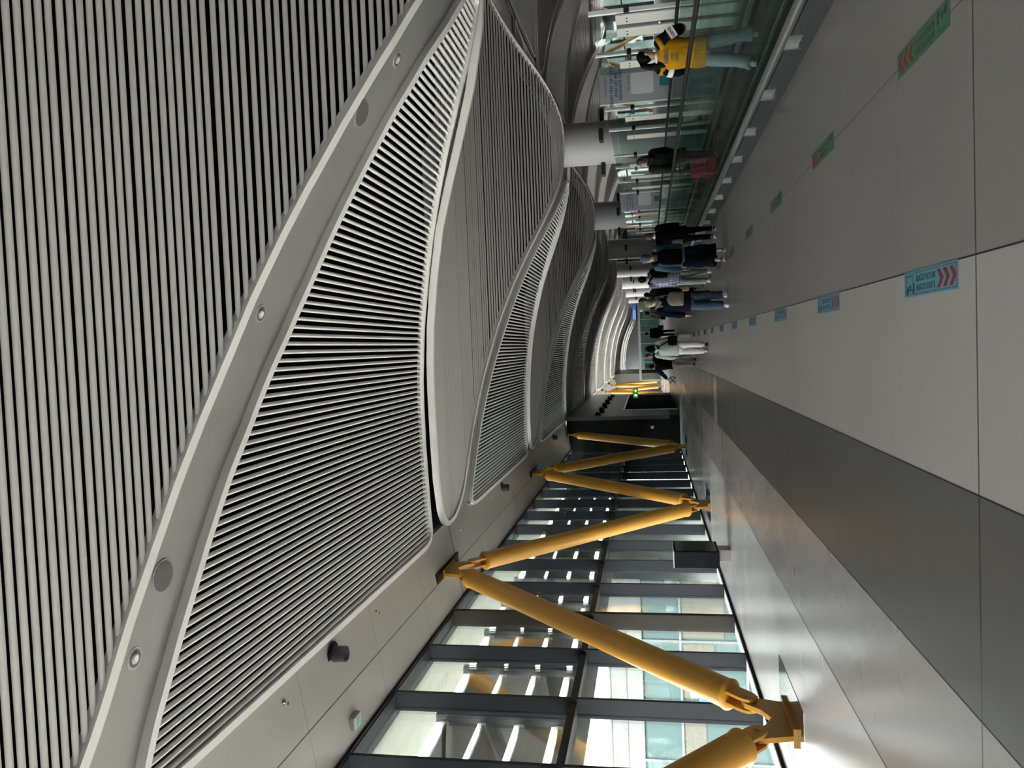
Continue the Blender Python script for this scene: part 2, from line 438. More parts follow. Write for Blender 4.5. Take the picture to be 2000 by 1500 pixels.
# ------------------------------------------------------------------ floor
F_edge = floor_mat('floor pale stone', (.42, .425, .43), .26)
F_mid = floor_mat('floor light grey stone', (.27, .267, .262), .28)
F_dark = floor_mat('floor dark stone', (.085, .087, .087), .30)
F_bei = floor_mat('floor beige stone', (.335, .325, .315), .34)
F_wal = floor_mat('floor warm grey stone', (.215, .208, .2), .36)
def build_floor():
    mb = MB()
    bands = [(19.4, 20.3), (29.8, 30.6), (33.6, 34.2), (37.2, 38.0), (46, 47), (56, 57)]
    def strip(x0, x1, mi, y0=-8, y1=YE):
        mb.cur = mi; mb.quad((x0, y0, 0), (x1, y0, 0), (x1, y1, 0), (x0, y1, 0))
    strip(-6.1, -3.15, 0); strip(-3.15, -1.99, 1)
    y = -8
    for a, b in bands: strip(-1.99, -.825, 2, y, a); strip(-1.99, -.825, 1, a, b); y = b
    strip(-1.99, -.825, 2, y)
    strip(-.825, .385, 3); strip(.385, 5.0, 4)
    strip(5.0, 32, 4)
    mb.cur = 5
    for x, wd in ((-3.15, .006), (-1.99, .005), (-.825, .005), (.385, .0042), (1.68, .0025)):   # long joints
        mb.quad((x - wd, -8, .0008), (x + wd, -8, .0008), (x + wd, YE, .0008), (x - wd, YE, .0008))
    tag(mb.build('floor', [F_edge, F_mid, F_dark, F_bei, F_wal, m_plinth], None, fix=False), kind='structure')
build_floor()
tag(MB().box(-8, 33, -8.3, -8, 0, 7.6).build('light_block_back', m_wallg), kind='structure')  # unseen wall added behind the camera to stop outside light leaking in
tag(MB().box(-8, 33, YE, YE + .3, 0, 7.6).build('wall_far', mat('far wall', (.06, .065, .065), .7)), kind='structure')

# ------------------------------------------------------------------ window walls
MY = [12.29 + 2.054 * i for i in range(-8, 15)] + [43.26]
XI, XG = -5.68, -6.0
XW = 25.5                                            # mirror line (doubled) of the far right window wall
def bay(n, y0, y1, sx, brown=False, parts=True):
    T = lambda x: x if sx > 0 else XW - x
    def bx(mb, a, b, *r): return mb.box(min(T(a), T(b)), max(T(a), T(b)), *r)
    w = empty(f'window_{n}', (0, 0, 0), kind='structure')
    m = MB(); bx(m, XG, XI, y0 - .035, y0 + .035, 0.03, 6.05)
    m.build('mullion', m_mull, w)
    if brown:
        m = MB(); bx(m, XG, XI + .02, y0 - .16, y0 - .045, .03, 6.05); m.build('cover_strip', m_brown, w)
    m = MB(); bx(m, XG, XI - .06, y0 + .035, y1 - .035, 2.93, 3.05); m.build('transom', m_mull if not brown else m_brown, w)
    m = MB(); bx(m, XG, XI, y0 + .035, y1 - .035, 6.0, 6.25); m.build('frame', m_mull, w)
    for z0, z1 in ((.02, 2.93), (3.05, 6.0)):
        m = MB(); bx(m, XG + .05, XG + .075, y0 + .035, y1 - .035, z0, z1); m.build('pane', m_glass, w)
n = 1
for i, y in enumerate(MY[:-1]):
    bay(n, y, MY[i + 1], 1, abs(y - 16.4) < .2); n += 1
y = 63.3
while y < YE - 5:
    if not 108 < y < 129: bay(n, y, y + 2.054 * 2, 1); n += 1
    y += 2.054 * 2
for y in [57.4 + 4.1 * i for i in range(14)]:
    bay(n, y, y + 4.1, -1); n += 1
rw = MB()
XR = XW + 5.7
for a, b in ((-8, 57.4), (114.8, YE)): rw.box(XR, XR + .3, a, b, 0, 7.4)
rw.box(XR, XR + .3, 57.4, 114.8, 6.2, 7.4)
tag(rw.build('wall_right', m_wallg), kind='structure')
b = MB(); b.box(XI - .02, XI + .03, -8, 43.3, 0, .05); b.box(XI - .02, XI + .03, 63.3, YE, 0, .05)
tag(b.build('baseboard_left', m_black), kind='structure')
b = MB(); b.box(XI - .03, XI + .03, -8, 43.3, 6.0, 6.06); b.box(XI - .03, XI + .03, 63.3, YE, 6.0, 6.06)
tag(b.build('trim_3', m_black), kind='structure')

# core block in the left aisle
c = MB(); c.box(-6.1, -3.9, 43.3, 43.5, 0, 6.25)
tag(c.build('wall_core_front', m_core), kind='structure')
c = MB(); c.box(-4.1, -3.895, 43.28, 63.3, .55, 6.3); tag(c.build('wall_core_side', m_taupe), kind='structure')
c = MB(); c.box(-6.1, -3.88, 43.26, 63.3, 0, .55); tag(c.build('baseboard_core', m_black), kind='structure')
c = MB(); c.box(-6.1, -3.9, 108.4, 129.5, 0, 6.3); tag(c.build('wall_core_far', m_taupe), kind='structure')
c = MB(); c.box(-3.9, -3.88, 113, 124, 0, 3.1); tag(c.build('door_2', m_black), kind='structure')  # flat black sheet; the far opening's darkness is put into its colour
d = empty('door_1', (-3.88, 0, 0), kind='structure')
MB().box(-.02, .05, 46.7, 60.6, 0, 3.2).build('frame', m_steel, d)
MB().box(.0, .062, 47.1, 60.2, 0, 3.1).build('opening_shade', mat('opening shade black', (.0015, .0015, .002), .9, spec=.02), d)  # flat black panel; the dark inside of the doorway is painted on
e0 = MB(); e0.chain([(0, 0, 0), (.28, 0, -.05)], [.16, .2], 16); 
for i in range(10):
    t = i / 9
    nz = empty('air_nozzle', (-3.89, 44.2 + 15.6 * t, 4.55 - .12 * (i % 2)), label=f'black air nozzle on the taupe core wall, {ORD[i]} of the row from the near corner', cat='air nozzle', group='air nozzles on the core wall')
    m = MB(); m.chain([(0, 0, 0), (.1, 0, -.02), (.16, 0, -.04)], [.13, .15, .15], 14, ref=(0, 1, 0)); m.build('nozzle_body', m_black, nz, True)
    m = MB(); m.chain([(-.01, 0, 0), (.03, 0, 0)], [.21, .21], 16, ref=(0, 1, 0)); m.build('flange', m_black, nz)
s = empty('wall_switch', (-4.55, 43.28, 1.42), label='small white switch plate on the dark front of the core', cat='switch')
MB().box(-.08, .08, -.03, 0, 0, .17).build('plate', m_white, s, bevel=.006); MB().box(-.03, .03, -.04, -.03, .04, .13).build('rocker', m_white, s)
# exit sign on its arm
def textmesh(name, body, size, m, parent, loc, rot=(0, 0, 0), ext=.0006, bold=0, align='CENTER'):
    cu = bpy.data.curves.new(name, 'FONT'); cu.body = body; cu.size = size; cu.align_x = align; cu.align_y = 'CENTER'; cu.extrude = ext; cu.offset = bold
    t = bpy.data.objects.new(name, cu); C.objects.link(t)
    dg = bpy.context.evaluated_depsgraph_get(); me = bpy.data.meshes.new_from_object(t.evaluated_get(dg))
    bpy.data.objects.remove(t); me.materials.clear(); me.materials.append(m)
    o = bpy.data.objects.new(name, me); C.objects.link(o); o.parent = parent; o.location = loc; o.rotation_euler = rot
    return o
m_exit = mat('exit green', (.02, .25, .03), .4, emit=(.06, .42, .05), es=.1)
m_exitw = mat('exit white', (.8, .85, .8), .4, emit=(.85, 1, .85), es=.3)
s = empty('exit_sign', (-2.75, 45.5, 2.25), label='green lit exit sign on a thin arm beside the dark doorway', cat='sign')
MB().box(-.3, .3, -.05, .05, 0, .28).build('lit_panel', m_exit, s)
MB().box(-1.15, .3, -.012, .012, .32, .345).build('arm', m_black, s)
m = MB(); m.box(-.02, .0, -.012, .012, .28, .33); m.build('hanger', m_black, s)
MB().prism([(-.2, .06), (-.08, .06), (-.08, .22), (-.2, .22)], 1, -.056, -.05).build('person_symbol', m_exitw, s); MB().prism([(.03, .14), (.12, .05), (.21, .14), (.12, .23)], 1, -.056, -.05).build('arrow_symbol', m_exitw, s)

# ------------------------------------------------------------------ yellow struts
def gusset(flip):
    p = [(-.44, 0), (.44, 0), (.50, .22), (.56, .46), (.46, .55), (.36, .52), (.2, .34), (0, .24), (-.2, .34), (-.36, .52), (-.46, .55), (-.56, .46), (-.50, .22)]
    return [(a, (-b if flip else b)) for a, b in p]
SY = [9.9 + P_ * i for i in range(-1, 10)]           # feet
TYN = [16.62 + P_ * i for i in range(-1, 10)]        # heads
def make_foot():
    r = empty('floor_anchor', (0, 0, 0))
    m = MB(); m.prism(gusset(False), 0, -.035, .035); m.build('gusset_plate', m_yel, r, bevel=.006)
    for sg in (-1, 1):
        m = MB(); m.chain([(-.11, sg * .44, .45), (.11, sg * .44, .45)], [.055, .055], 14, ref=(0, 1, 0)); m.build('pin', m_yel, r)
    MB().box(-.45, .5, -.85, .85, 0, .006).build('floor_plate', m_chrome, r)
    MB().box(-.12, .12, -.46, .46, 0, .05).build('shoe_plate', m_yel, r, bevel=.006)
    return r
def make_head():
    r = empty('soffit_anchor', (0, 0, 0))
    m = MB(); m.prism(gusset(True), 0, -.035, .035); m.build('gusset_plate', m_yel, r, bevel=.006)
    for sg in (-1, 1):
        m = MB(); m.chain([(-.11, sg * .44, -.45), (.11, sg * .44, -.45)], [.055, .055], 14, ref=(0, 1, 0)); m.build('pin', m_yel, r)
    MB().box(-.14, .14, -.95, .95, -.012, .03).build('slot_shade_plate', m_black, r)  # flat plate under the soffit, coloured black for the shade inside the slot
    MB().box(-.10, .10, -.44, .44, -.05, .0).build('shoe_plate', m_yel, r, bevel=.006)
    return r
def make_strut(y0, y1, x=(0, 0)):
    """tube between two pins; local origin at the lower pin"""
    z0, z1 = .45, 5.72
    a = Vector((0, 0, 0)); b = Vector((-.08, y1 - y0, z1 - z0)); d = (b - a).normalized(); L = (b - a).length
    r = empty('yellow_strut', (0, 0, 0))
    p = [a + d * t for t in (.30, .315, .34, .40, L - .40, L - .34, L - .315, L - .30)]
    m = MB(); m.chain(p, [.15, .19, .215, .2, .2, .215, .19, .15], 28); shade_auto(m.build('tube', m_yel, r, True), 30)
    for q, sg in ((a, 1), (b, -1)):
        for xo in (-.075, .075):
            up = d * sg; side = Vector((0, -up.z, up.y))
            poly = [q - up * .0 + up * t + side * w for t, w in ((.36, .12), (.12, .125), (.02, .12), (-.07, .09), (-.11, 0), (-.07, -.09), (.02, -.12), (.12, -.125), (.36, -.12))]
            m = MB(); m.loft([[(v.x + xo - .02, v.y, v.z) for v in poly], [(v.x + xo + .02, v.y, v.z) for v in poly]]); m.build('fork_plate', m_yel, r, bevel=.004)
    return r
f0, h0 = make_foot(), make_head()
su, sd = make_strut(0, 16.62 - 9.9 - .88), make_strut(0, -(16.62 - 9.9 - .25))
sd_dy = (9.9 + P_ - 16.62)
for ch in [o for o in C.objects if o.parent == sd]: bpy.data.objects.remove(ch)
bpy.data.objects.remove(sd)
sd = make_strut(0, -(sd_dy - .88))
uf = uh = us = ud = False
def in_core(y): return 43.6 < y < 62.5 or 106 < y < 130
def put(src, used, loc, sx, lab, cat, grp):
    o = copy_tree(src) if used else src
    o.location = (loc[0] if sx > 0 else XW - loc[0], loc[1], loc[2])
    if sx < 0: o.scale = (-1, 1, 1)
    return tag(o, lab, cat, grp)
kk = 0; used = dict(f=False, h=False, u=False, d=False)
for sx, ys in ((1, range(1, 10)), (-1, (5, 6, 7, 8))):
    side = 'left window wall' if sx > 0 else 'windows beyond the columns'
    for i in ys:
        yf = 9.9 + P_ * (i - 1); yh = 16.62 + P_ * (i - 1)
        nm = ORD[i - 1]
        okf = not in_core(yf) and yf < YE - 2
        if okf:
            put(f0, used['f'], (-4.76, yf, 0), sx, f'yellow steel anchor on the floor, {nm} along the {side}', 'strut anchor', 'yellow floor anchors ' + side); used['f'] = True
        okh = not (43.8 < yh < 62.5 or 106 < yh < 130) and yh < YE
        if okh:
            put(h0, used['h'], (-4.84, yh, 6.19), sx, f'yellow steel anchor under the soffit, {nm} along the {side}', 'strut anchor', 'yellow soffit anchors ' + side); used['h'] = True
        if okf and okh:
            put(su, used['u'], (-4.76, yf + .44, .45), sx, f'yellow tube strut rising away from the viewer, {nm} along the {side}', 'strut', 'receding yellow struts ' + side); used['u'] = True
        if okf and not in_core(yh - P_) :
            put(sd, used['d'], (-4.76, yf - .44, .45), sx, f'yellow tube strut rising towards the viewer, {nm} along the {side}', 'strut', 'approaching yellow struts ' + side); used['d'] = True

# ------------------------------------------------------------------ fixtures on band and soffit
m_grille = mat('speaker mesh', (.10, .10, .10), .7, noise_amt=.2, nscale=300)
m_alu = mat('lamp aluminium', (.36, .36, .35), .5, .2)
m_lens = mat('lamp lens', (.75, .74, .7), .2)
def surf_frame(x, y, off):
    d = .05; sl = (g(x + d) - g(x - d)) / (2 * d)
    return (x, y, g(x) + off), math.atan(-sl)
sp_n = dl_n = 0
def speaker():
    r = empty('ceiling_speaker')
    m = MB(); m.chain([(0, 0, -.010), (0, 0, .012)], [.165, .17], 32); m.build('ring', m_band, r)
    m = MB(); m.chain([(0, 0, -.014), (0, 0, -.004)], [.145, .145], 32); m.build('grille', m_grille, r); return r
def downlight():
    r = empty('downlight')
    m = MB(); m.chain([(0, 0, .01), (0, 0, -.008)], [.105, .10], 28); m.build('trim_ring', m_alu, r)
    m = MB(); m.chain([(0, 0, -.006), (0, 0, -.0095)], [.082, .082], 28); m.build('cup_shade_disc', m_grille, r)  # flat disc, coloured dark for the shade of a recessed cup
    m = MB(); m.chain([(0, 0, -.008), (0, 0, -.018), (0, 0, -.022)], [.055, .05, .034], 20); m.build('eyeball', m_alu, r, True)
    m = MB(); m.chain([(0, 0, -.022), (0, 0, -.024)], [.03, .03], 16); m.build('lens', m_lens, r); return r
sp0, dl0 = speaker(), downlight(); us_ = ud_ = False
for j in range(4):
    for x, y in ((2.89, 8.92), (-2.01, 6.57)):
        o = copy_tree(sp0) if us_ else sp0; us_ = True
        o.location, a = surf_frame(x, y + P_ * j, .1); o.rotation_euler = (0, a, 0)
        tag(o, f'round dark speaker grille in the {ORD[j]} grey ceiling band, ' + ('near the columns' if x > 0 else 'near the windows'), 'speaker', 'speakers in the ceiling bands')
    for x, y in ((3.63, 9.31), (.51, 7.88), (-2.65, 6.18)):
        o = copy_tree(dl0) if ud_ else dl0; ud_ = True
        o.location, a = surf_frame(x, y + P_ * j, .1); o.rotation_euler = (0, a, 0)
        tag(o, f'small round downlight in the {ORD[j]} grey ceiling band, ' + ('at its column end' if x > 2 else 'at its middle' if x > 0 else 'at its window end'), 'downlight', 'downlights in the ceiling bands')
def soff(x): return 6.345 + (x + 3.93) / (-5.72 + 3.93) * (6.04 - 6.345)
m_charc = mat('charcoal lamp', (.03, .033, .037), .5)
def cyl_lamp():
    r = empty('cylinder_spotlight')
    m = MB(); m.chain([(0, 0, -.006), (0, 0, .01)], [.19, .19], 28); m.build('recess', m_black, r)
    m = MB(); m.chain([(0, .02, .05), (.02, -.0, -.2)], [.115, .115], 28); m.build('body', m_charc, r, False)
    shade_auto(C.objects[-1], 40)
    m = MB(); m.chain([(.02, 0, -.195), (.021, -.001, -.206)], [.09, .09], 24); m.build('lens', m_blackg, r)
    return r
c0 = cyl_lamp()
for j in range(8):
    yy = 10.45 + P_ * j
    if in_core(yy): continue
    o = c0 if j == 0 else copy_tree(c0)
    o.location = (-4.33, yy, soff(-4.33)); tag(o, f'black cylinder spotlight hanging under the window soffit, {ORD[j]} from the viewer', 'spotlight', 'cylinder spotlights under the soffit')
def sprinkler():
    r = empty('sprinkler')
    m = MB(); m.chain([(0, 0, -.004), (0, 0, .004)], [.045, .045], 16); m.build('escutcheon', m_chrome, r)
    m = MB(); m.chain([(0, 0, 0), (0, 0, -.05)], [.012, .009], 10); m.chain([(0, 0, -.05), (0, 0, -.056)], [.025, .025], 12); m.build('head', m_chrome, r); return r
s0 = sprinkler()
for j, (x, y) in enumerate(((-4.33, 8.9), (-4.33, 12.25), (-4.33, 18.2), (-4.33, 22.3), (-4.33, 25.6), (-4.33, 31.5))):
    o = s0 if j == 0 else copy_tree(s0)
    o.location = (x, y, soff(x)); tag(o, f'tiny chrome sprinkler head in the window soffit, {ORD[j]} from the viewer', 'sprinkler', 'sprinklers in the soffit')
r = empty('soffit_sensor', (-5.4, 10.65, soff(-5.4)), label='grey sensor box under the soffit close to the window head', cat='sensor')
MB().box(-.1, .1, -.13, .13, -.07, .02).build('housing', m_alu, r, bevel=.02); MB().box(-.05, .05, -.05, .05, -.075, -.06).build('badge', mat('teal badge', (.1, .3, .32), .5), r)

# ------------------------------------------------------------------ columns with sconces
m_sc = mat('sconce black', (.01, .012, .013), .6)
def column():
    r = empty('column')
    m = MB(); m.chain([(0, 0, 0), (0, 0, 4.15)], [.645, .645], 48); shade_auto(m.build('shaft', m_col, r, True), 40)
    m = MB(); m.chain([(0, 0, 0), (0, 0, .12)], [.66, .66], 48); shade_auto(m.build('base_ring', m_steel, r, True), 40)
    return r
def sconce():
    r = empty('wall_sconce')
    m = MB(); m.prism([(-.17, -.06), (.17, -.06), (.17, .05), (.13, .065), (-.13, .065), (-.17, .05)], 1, -.36, .08)
    m.build('shade', m_sc, r, bevel=.01)
    MB().box(-.1, .1, -.3, -.05, .062, .072).build('lamp_glass', m_lens, r); return r
cl0, sc0 = column(), sconce(); u1 = u2_ = False
for j in range(-1, 9):
    yc = S0 + P_ / 2 + P_ * j
    o = copy_tree(cl0) if u1 else cl0; u1 = True
    o.location = (XM, yc, 0); tag(o, f'round pale grey column under the vault, {ORD[j + 1]} from the viewer', 'column', 'round columns along the hall')
    if j >= 0:
        for a, nm in ((0, 'front'), (R(-90), 'window side'), (R(90), 'outer side')):
            q = copy_tree(sc0) if u2_ else sc0; u2_ = True
            q.location = (XM + .64 * math.sin(a), yc - .64 * math.cos(a), 2.78); q.rotation_euler = (0, 0, a)
            tag(q, f'black wedge sconce on the {nm} of the {ORD[j + 1]} column', 'sconce', 'black sconces on the columns')

for j in range(6):
    o = copy_tree(cl0); o.location = (XM + X2, S0 + P_ / 2 + P_ * j + Y2, 0); tag(o, f'round column of the farther row seen beyond the glass screens, {ORD[j]} from the viewer', 'column', 'columns of the farther row')
# ------------------------------------------------------------------ moving walkway
W0, W1 = -4.0, 58.0
r = empty('moving_walkway', (2.8, W0, 0), label='moving walkway between glass balustrades right of the floor', cat='moving walkway')
L = W1 - W0
MB().box(.0, .16, 0, L, 0, .22).build('plinth', m_plinth, r)
m = MB(); m.quad((.16, 0, .22), (.16, L, .22), (.42, L, .20), (.42, 0, .20)); m.box(1.38, 1.75, 0, L, 0, .2); m.box(.36, .44, 0, L, .0, .2); m.build('skirt_panel', m_plinth, r)
MB().box(.44, 1.38, 0, L, .0, .125).build('belt', m_belt, r)
m = MB(); m.box(.425, .445, 0, L, .19, .23); m.box(1.375, 1.395, 0, L, .19, .25); m.build('skirt_trim', m_steel, r)
for xg, nm in ((.18, 'a'), (1.58, 'b')):
    yy = .02
    while yy < L - .1:
        y1 = min(yy + 3.06, L - .02)
        m = MB(); m.box(xg - .006, xg + .006, yy, y1 - .012, .2, 1.06); m.build('glass_panel', m_bglass, r)
        yy += 3.06
for xg in (.18, 1.58):
    m = MB(); m.chain([(xg, 0, .95), (xg, .0, 1.05), (xg, .03, 1.09), (xg, .2, 1.1), (xg, L - .2, 1.1), (xg, L - .03, 1.09), (xg, L, 1.05), (xg, L, .95)], [(.035, .025)] * 8, 12)
    shade_auto(m.build('handrail', m_rail, r, True), 60)
r = empty('guard_rail', (2.8, W0, 0), label='low brushed steel tube rail on plates along the walkway plinth', cat='rail')
m = MB(); m.chain([(-.03, 0, .30), (-.03, L, .30)], [.045, .045], 16); shade_auto(m.build('tube', m_steel, r, True), 60)
yy = 7.7 - W0 - 1.54 * 7
while yy < 40:
    m = MB(); m.box(-.012, 0, yy - .1, yy + .12, .12, .27); m.box(-.06, .02, yy + .10, yy + .125, .10, .28); m.build('bracket', m_steel, r)
    yy += 1.54
# far-side walkway floor edge trims are part of the screen below
# ------------------------------------------------------------------ glass screen with boards
XS = 5.1
posts = [12.16, 13.88, 17.06, 18.68, 21.2, 22.6, 24.6, 26.4, 28.2, 29.9, 31.6, 33.3, 35.0]
boards = [12.33, 12.83, 14.28, 17.66, 19.2, 22.2, 23.75, 25.4, 27.1, 28.8, 30.4, 32.0, 33.7, 35.4]
for i, y in enumerate(posts):
    r = empty('glass_screen', (XS, y, 0), label=f'tall glass screen on a white post behind the walkway, {ORD[i]} from the viewer', cat='glass screen', group='glass screens behind the walkway')
    MB().box(-.03, .03, -.03, .03, 0, 2.36).build('post', m_white, r)
    y1 = (posts[i + 1] if i + 1 < len(posts) else y + 1.7) - y
    MB().box(-.006, .006, .03, y1 - .03, .08, 2.33).build('pane', m_bglass, r)
    MB().box(-.045, .05, -.06, .32, 1.74, 1.82).build('clamp', m_plinth, r)
for i, y in enumerate(boards):
    r = empty('screen_board', (XS - .06, y, 0), label=f'cream upright board bolted to the glass screen, {ORD[i]} from the viewer', cat='board', group='cream boards on the glass screens')
    MB().box(-.012, .012, -.17, .17, .05, 1.95).build('board', m_board, r, bevel=.004)
    for yo in (-.06, .06):
        m = MB(); m.chain([(-.02, yo, 1.78), (.0, yo, 1.78)], [.014, .014], 10, ref=(0, 1, 0)); m.build('bolt', m_plinth, r)
# navigation totems (blank where the code was)
m_tot = mat('totem panel', (.36, .36, .39), .45); m_teal = mat('teal print', (.03, .16, .24), .6); m_grey = mat('grey print', (.12, .12, .13), .6)
m_codew = mat('white print', (.62, .63, .66), .5); m_green = mat('green print', (.03, .2, .14), .6); m_lime = mat('lime print', (.16, .32, .08), .6)
for i, y in enumerate((14.95, 26.7)):
    r = empty('info_totem', (4.90, y, 0), label=('nearer' if i == 0 else 'farther') + ' pale grey information totem with blue lettering behind the walkway', cat='totem', group='information totems'); r.scale = (.9, .9, .945)
    MB().box(-.385, .385, -.04, .04, 0, 2.50).build('panel', m_tot, r, bevel=.01)
    rot = (R(90), 0, 0); yf = -.043
    textmesh('heading', 'Istanbul Airport', .062, m_grey, r, (-.03, yf, 2.385), rot)
    textmesh('lettering', 'SCAN THE QR CODE\nAND LET ME\nNAVIGATE YOU', .088, m_teal, r, (0, yf, 2.17), rot, bold=.002)
    textmesh('small_lettering', 'WhatsApp', .045, m_grey, r, (.08, yf, 1.93), rot)
    MB().box(-.13, -.07, yf, yf + .004, 1.90, 1.96).build('icon', m_lime, r)
    q = MB(); n_ = 24; poly = []
    for cx, cz, a in ((.17, .17, 0), (-.17, .17, 90), (-.17, -.17, 180), (.17, -.17, 270)):
        for t in range(6): poly.append((cx + .05 * math.cos(R(a + t * 18)), 1.66 + cz + .05 * math.sin(R(a + t * 18))))
    q.prism(poly, 1, yf, yf + .006); q.build('blank_panel', m_codew, r)
    MB().box(-.1, .09, yf, yf + .004, 1.14, 1.32).build('sticker', m_teal, r); MB().box(-.1, .09, yf - .001, yf + .004, 1.14, 1.2).build('sticker_band', m_green, r)

# ------------------------------------------------------------------ floor stickers
m_sb = mat('sticker blue', (.07, .24, .31), .55); m_sbd = mat('sticker maroon line', (.10, .035, .06), .6); m_red = mat('sticker red', (.20, .016, .022), .6)
m_sg = mat('sticker green', (.05, .15, .075), .55); m_sgd = mat('sticker olive line', (.055, .055, .045), .6)
def sticker(bg, line):
    """0.85 x 0.15 m strip, local +X is the reading direction"""
    r = empty('floor_sticker')
    l, h = .86, .155
    MB().box(-l / 2, l / 2, -h / 2, h / 2, .0009, .002).build('film', bg, r)
    m = MB(); t = .007; a, b = l / 2 - .022, h / 2 - .012
    for x0, x1, y0, y1 in ((-a, a, b - t / 2, b), (-a, a, -b, -b + t / 2), (-a, -a + t, -b, b), (a - t, a, -b, b)): m.box(x0, x1, y0, y1, .002, .0026)
    m.build('border', line, r)
    for i in range(3):
        x = .125 + i * .092; q = .052; hw = .052
        m = MB(); m.prism([(x, hw), (x + .052, hw), (x + .052 + q, 0), (x + .052, -hw), (x, -hw), (x + q, 0)], 2, .002, .0027); m.build('chevron', m_red, r)
    o = textmesh('lettering', 'BUGGY ROTASI', .052, m_text, r, (-.055, .026, .0024), bold=.0005); o.scale = (.86, 1, 1)
    o = textmesh('lettering', 'BUGGY ROUTE', .052, m_text, r, (-.055, -.03, .0024)); o.scale = (.86, 1, 1)
    m = MB()
    for x0, x1, y0, y1 in ((-.385, -.27, .045, .052), (-.38, -.376, 0, .046), (-.275, -.271, -.01, .046), (-.39, -.25, -.042, -.034), (-.385, -.355, -.036, -.012), (-.335, -.31, -.036, -.004), (-.275, -.245, -.036, .004)):
        m.box(x0, x1, y0, y1, .002, .0026)
    for cx in (-.37, -.265):
        m.prism([(cx + .018 * math.cos(t * PI / 7), -.045 + .018 * math.sin(t * PI / 7)) for t in range(14)], 2, .002, .0027)
    m.build('cart_icon', m_text, r); return r
sb, sg_ = sticker(m_sb, m_sbd), sticker(m_sg, m_sgd)
for i in range(13):
    o = sb if i == 0 else copy_tree(sb); o.location = (.31, 4.86 + 2.553 * i, 0); o.rotation_euler = (0, 0, R(-90))
    tag(o, f'blue cart route sticker on the pale floor strip, {ORD[i]} from the viewer', 'floor sticker', 'blue floor stickers')
    o = sg_ if i == 0 else copy_tree(sg_); o.location = (1.69, 4.92 + 2.58 * i, 0); o.rotation_euler = (0, 0, R(90))
    tag(o, f'green cart route sticker on the floor near the walkway, {ORD[i]} from the viewer', 'floor sticker', 'green floor stickers')

# ------------------------------------------------------------------ kiosk
r = empty('screen_kiosk', (-4.62, 17.2, 0), label='black screen kiosk on a beige foot between the yellow struts and the windows', cat='kiosk')
MB().box(-.1, .14, -.2, .2, 0, .3).build('foot', mat('kiosk foot', (.42, .40, .36), .5), r)
MB().box(-.2, .16, -.42, .48, .25, 1.2).build('housing', mat('kiosk navy', (.005, .0068, .0095), .6, spec=.15), r, bevel=.01)
MB().box(.155, .166, -.38, .44, .3, 1.16).build('screen', m_blackg, r)
MB().box(-.2, .165, -.425, .485, 1.2, 1.215).build('top_edge', m_steel, r)

# ------------------------------------------------------------------ glass portal and flight screen at the far end
r = empty('glass_portal', (0, 98, 0), label='grey portal frame with glass crossing the far end of the hall', cat='portal')
MB().box(-4.3, 5.1, -.15, .15, 2.45, 2.75).build('beam', m_steel if False else m_band, r)
MB().box(-4.5, -4.3, -.15, .15, 0, 2.75).build('post', m_band, r); MB().box(5.0, 5.25, -.15, .15, 0, 4.9).build('post', m_band, r)
for x in (-3, -1.6, .2, 1.6, 3.2): MB().box(x - .03, x + .03, -.04, .04, 0, 2.45).build('mullion', m_band, r)
MB().box(-4.3, 5.0, -.01, .01, .05, 2.45).build('pane', glass('portal glass', (.7, .82, .78)), r)
m_fids = mat('screen blue', (.02, .06, .25), .3, emit=(.03, .11, .5), es=.22)
r = empty('flight_screen', (4.0, 97, 2.75), label='blue flight information screen above the far portal', cat='screen')
MB().box(-.9, 1.0, -.08, .08, 0, .6).build('casing', m_black, r); MB().box(-.88, .98, -.09, -.08, .15, .58).build('display', m_fids, r)
m = MB()
for i in range(3): m.box(-.8, .3 + .2 * (i % 2), -.096, -.09, .22 + i * .12, .27 + i * .12)
m.build('text_rows', mat('screen white', (.5, .55, .65), .4, emit=(.6, .7, 1), es=.12), r)
r = empty('flight_gate', (0, 112, 0), label='row of green tinted glass booths beyond the far portal', cat='booth')
m_booth = mat('booth glass', (.10, .16, .15), .3)
for i in range(7):
    MB().box(-3.6 + i * 1.25, -2.5 + i * 1.25, -.1, .6, 0, 2.1 + .15 * (i % 3)).build('booth', m_booth, r)

# ------------------------------------------------------------------ outside
m_con = mat('canopy panel', (.21, .222, .19), .6); m_fac = mat('facade panel', (.13, .14, .142), .6, noise_amt=.03, nscale=1); m_tarm = mat('apron concrete', (.62, .62, .60), .9, noise_amt=.08, nscale=.3)
m_teal2 = mat('teal facade glass', (.05, .085, .09), .15, spec=.3); m_beige = mat('facade blind', (.09, .09, .075), .5); m_frame = mat('facade frame', (.13, .15, .16), .5)
m_perf = mat('sunshade metal', (.10, .10, .098), .55); m_dbar = mat('sunshade bar', (.06, .065, .07), .5)
tag(MB().box(-140, -6.1, -60, 180, -5.2, -5.0).build('ground', m_tarm), kind='structure')
r = empty('entrance_canopy', (-6.1, 0, 5.95), label='pale green panelled canopy soffit outside above the windows', cat='canopy')
m = MB(); m.add([(-.02, -8, .05), (-.02, 63, .05), (-2.1, 63, .55), (-2.1, -8, .55), (-.02, -8, .35), (-.02, 63, .35), (-2.1, 63, .85), (-2.1, -8, .85)], [(0, 1, 2, 3), (7, 6, 5, 4), (0, 4, 5, 1), (1, 5, 6, 2), (2, 6, 7, 3), (3, 7, 4, 0)])
m.build('soffit', m_con, r)
m = MB()
for i in range(60): m.quad((-.04, -6 + 1.03 * i, .053), (-.04, -5.985 + 1.03 * i, .053), (-2.1, -5.985 + 1.03 * i, .545), (-2.1, -6 + 1.03 * i, .545))
m.quad((-1.0, -8, .28), (-1.0, 63, .28), (-1.015, 63, .284), (-1.015, -8, .284)); m.build('joint', m_frame, r)
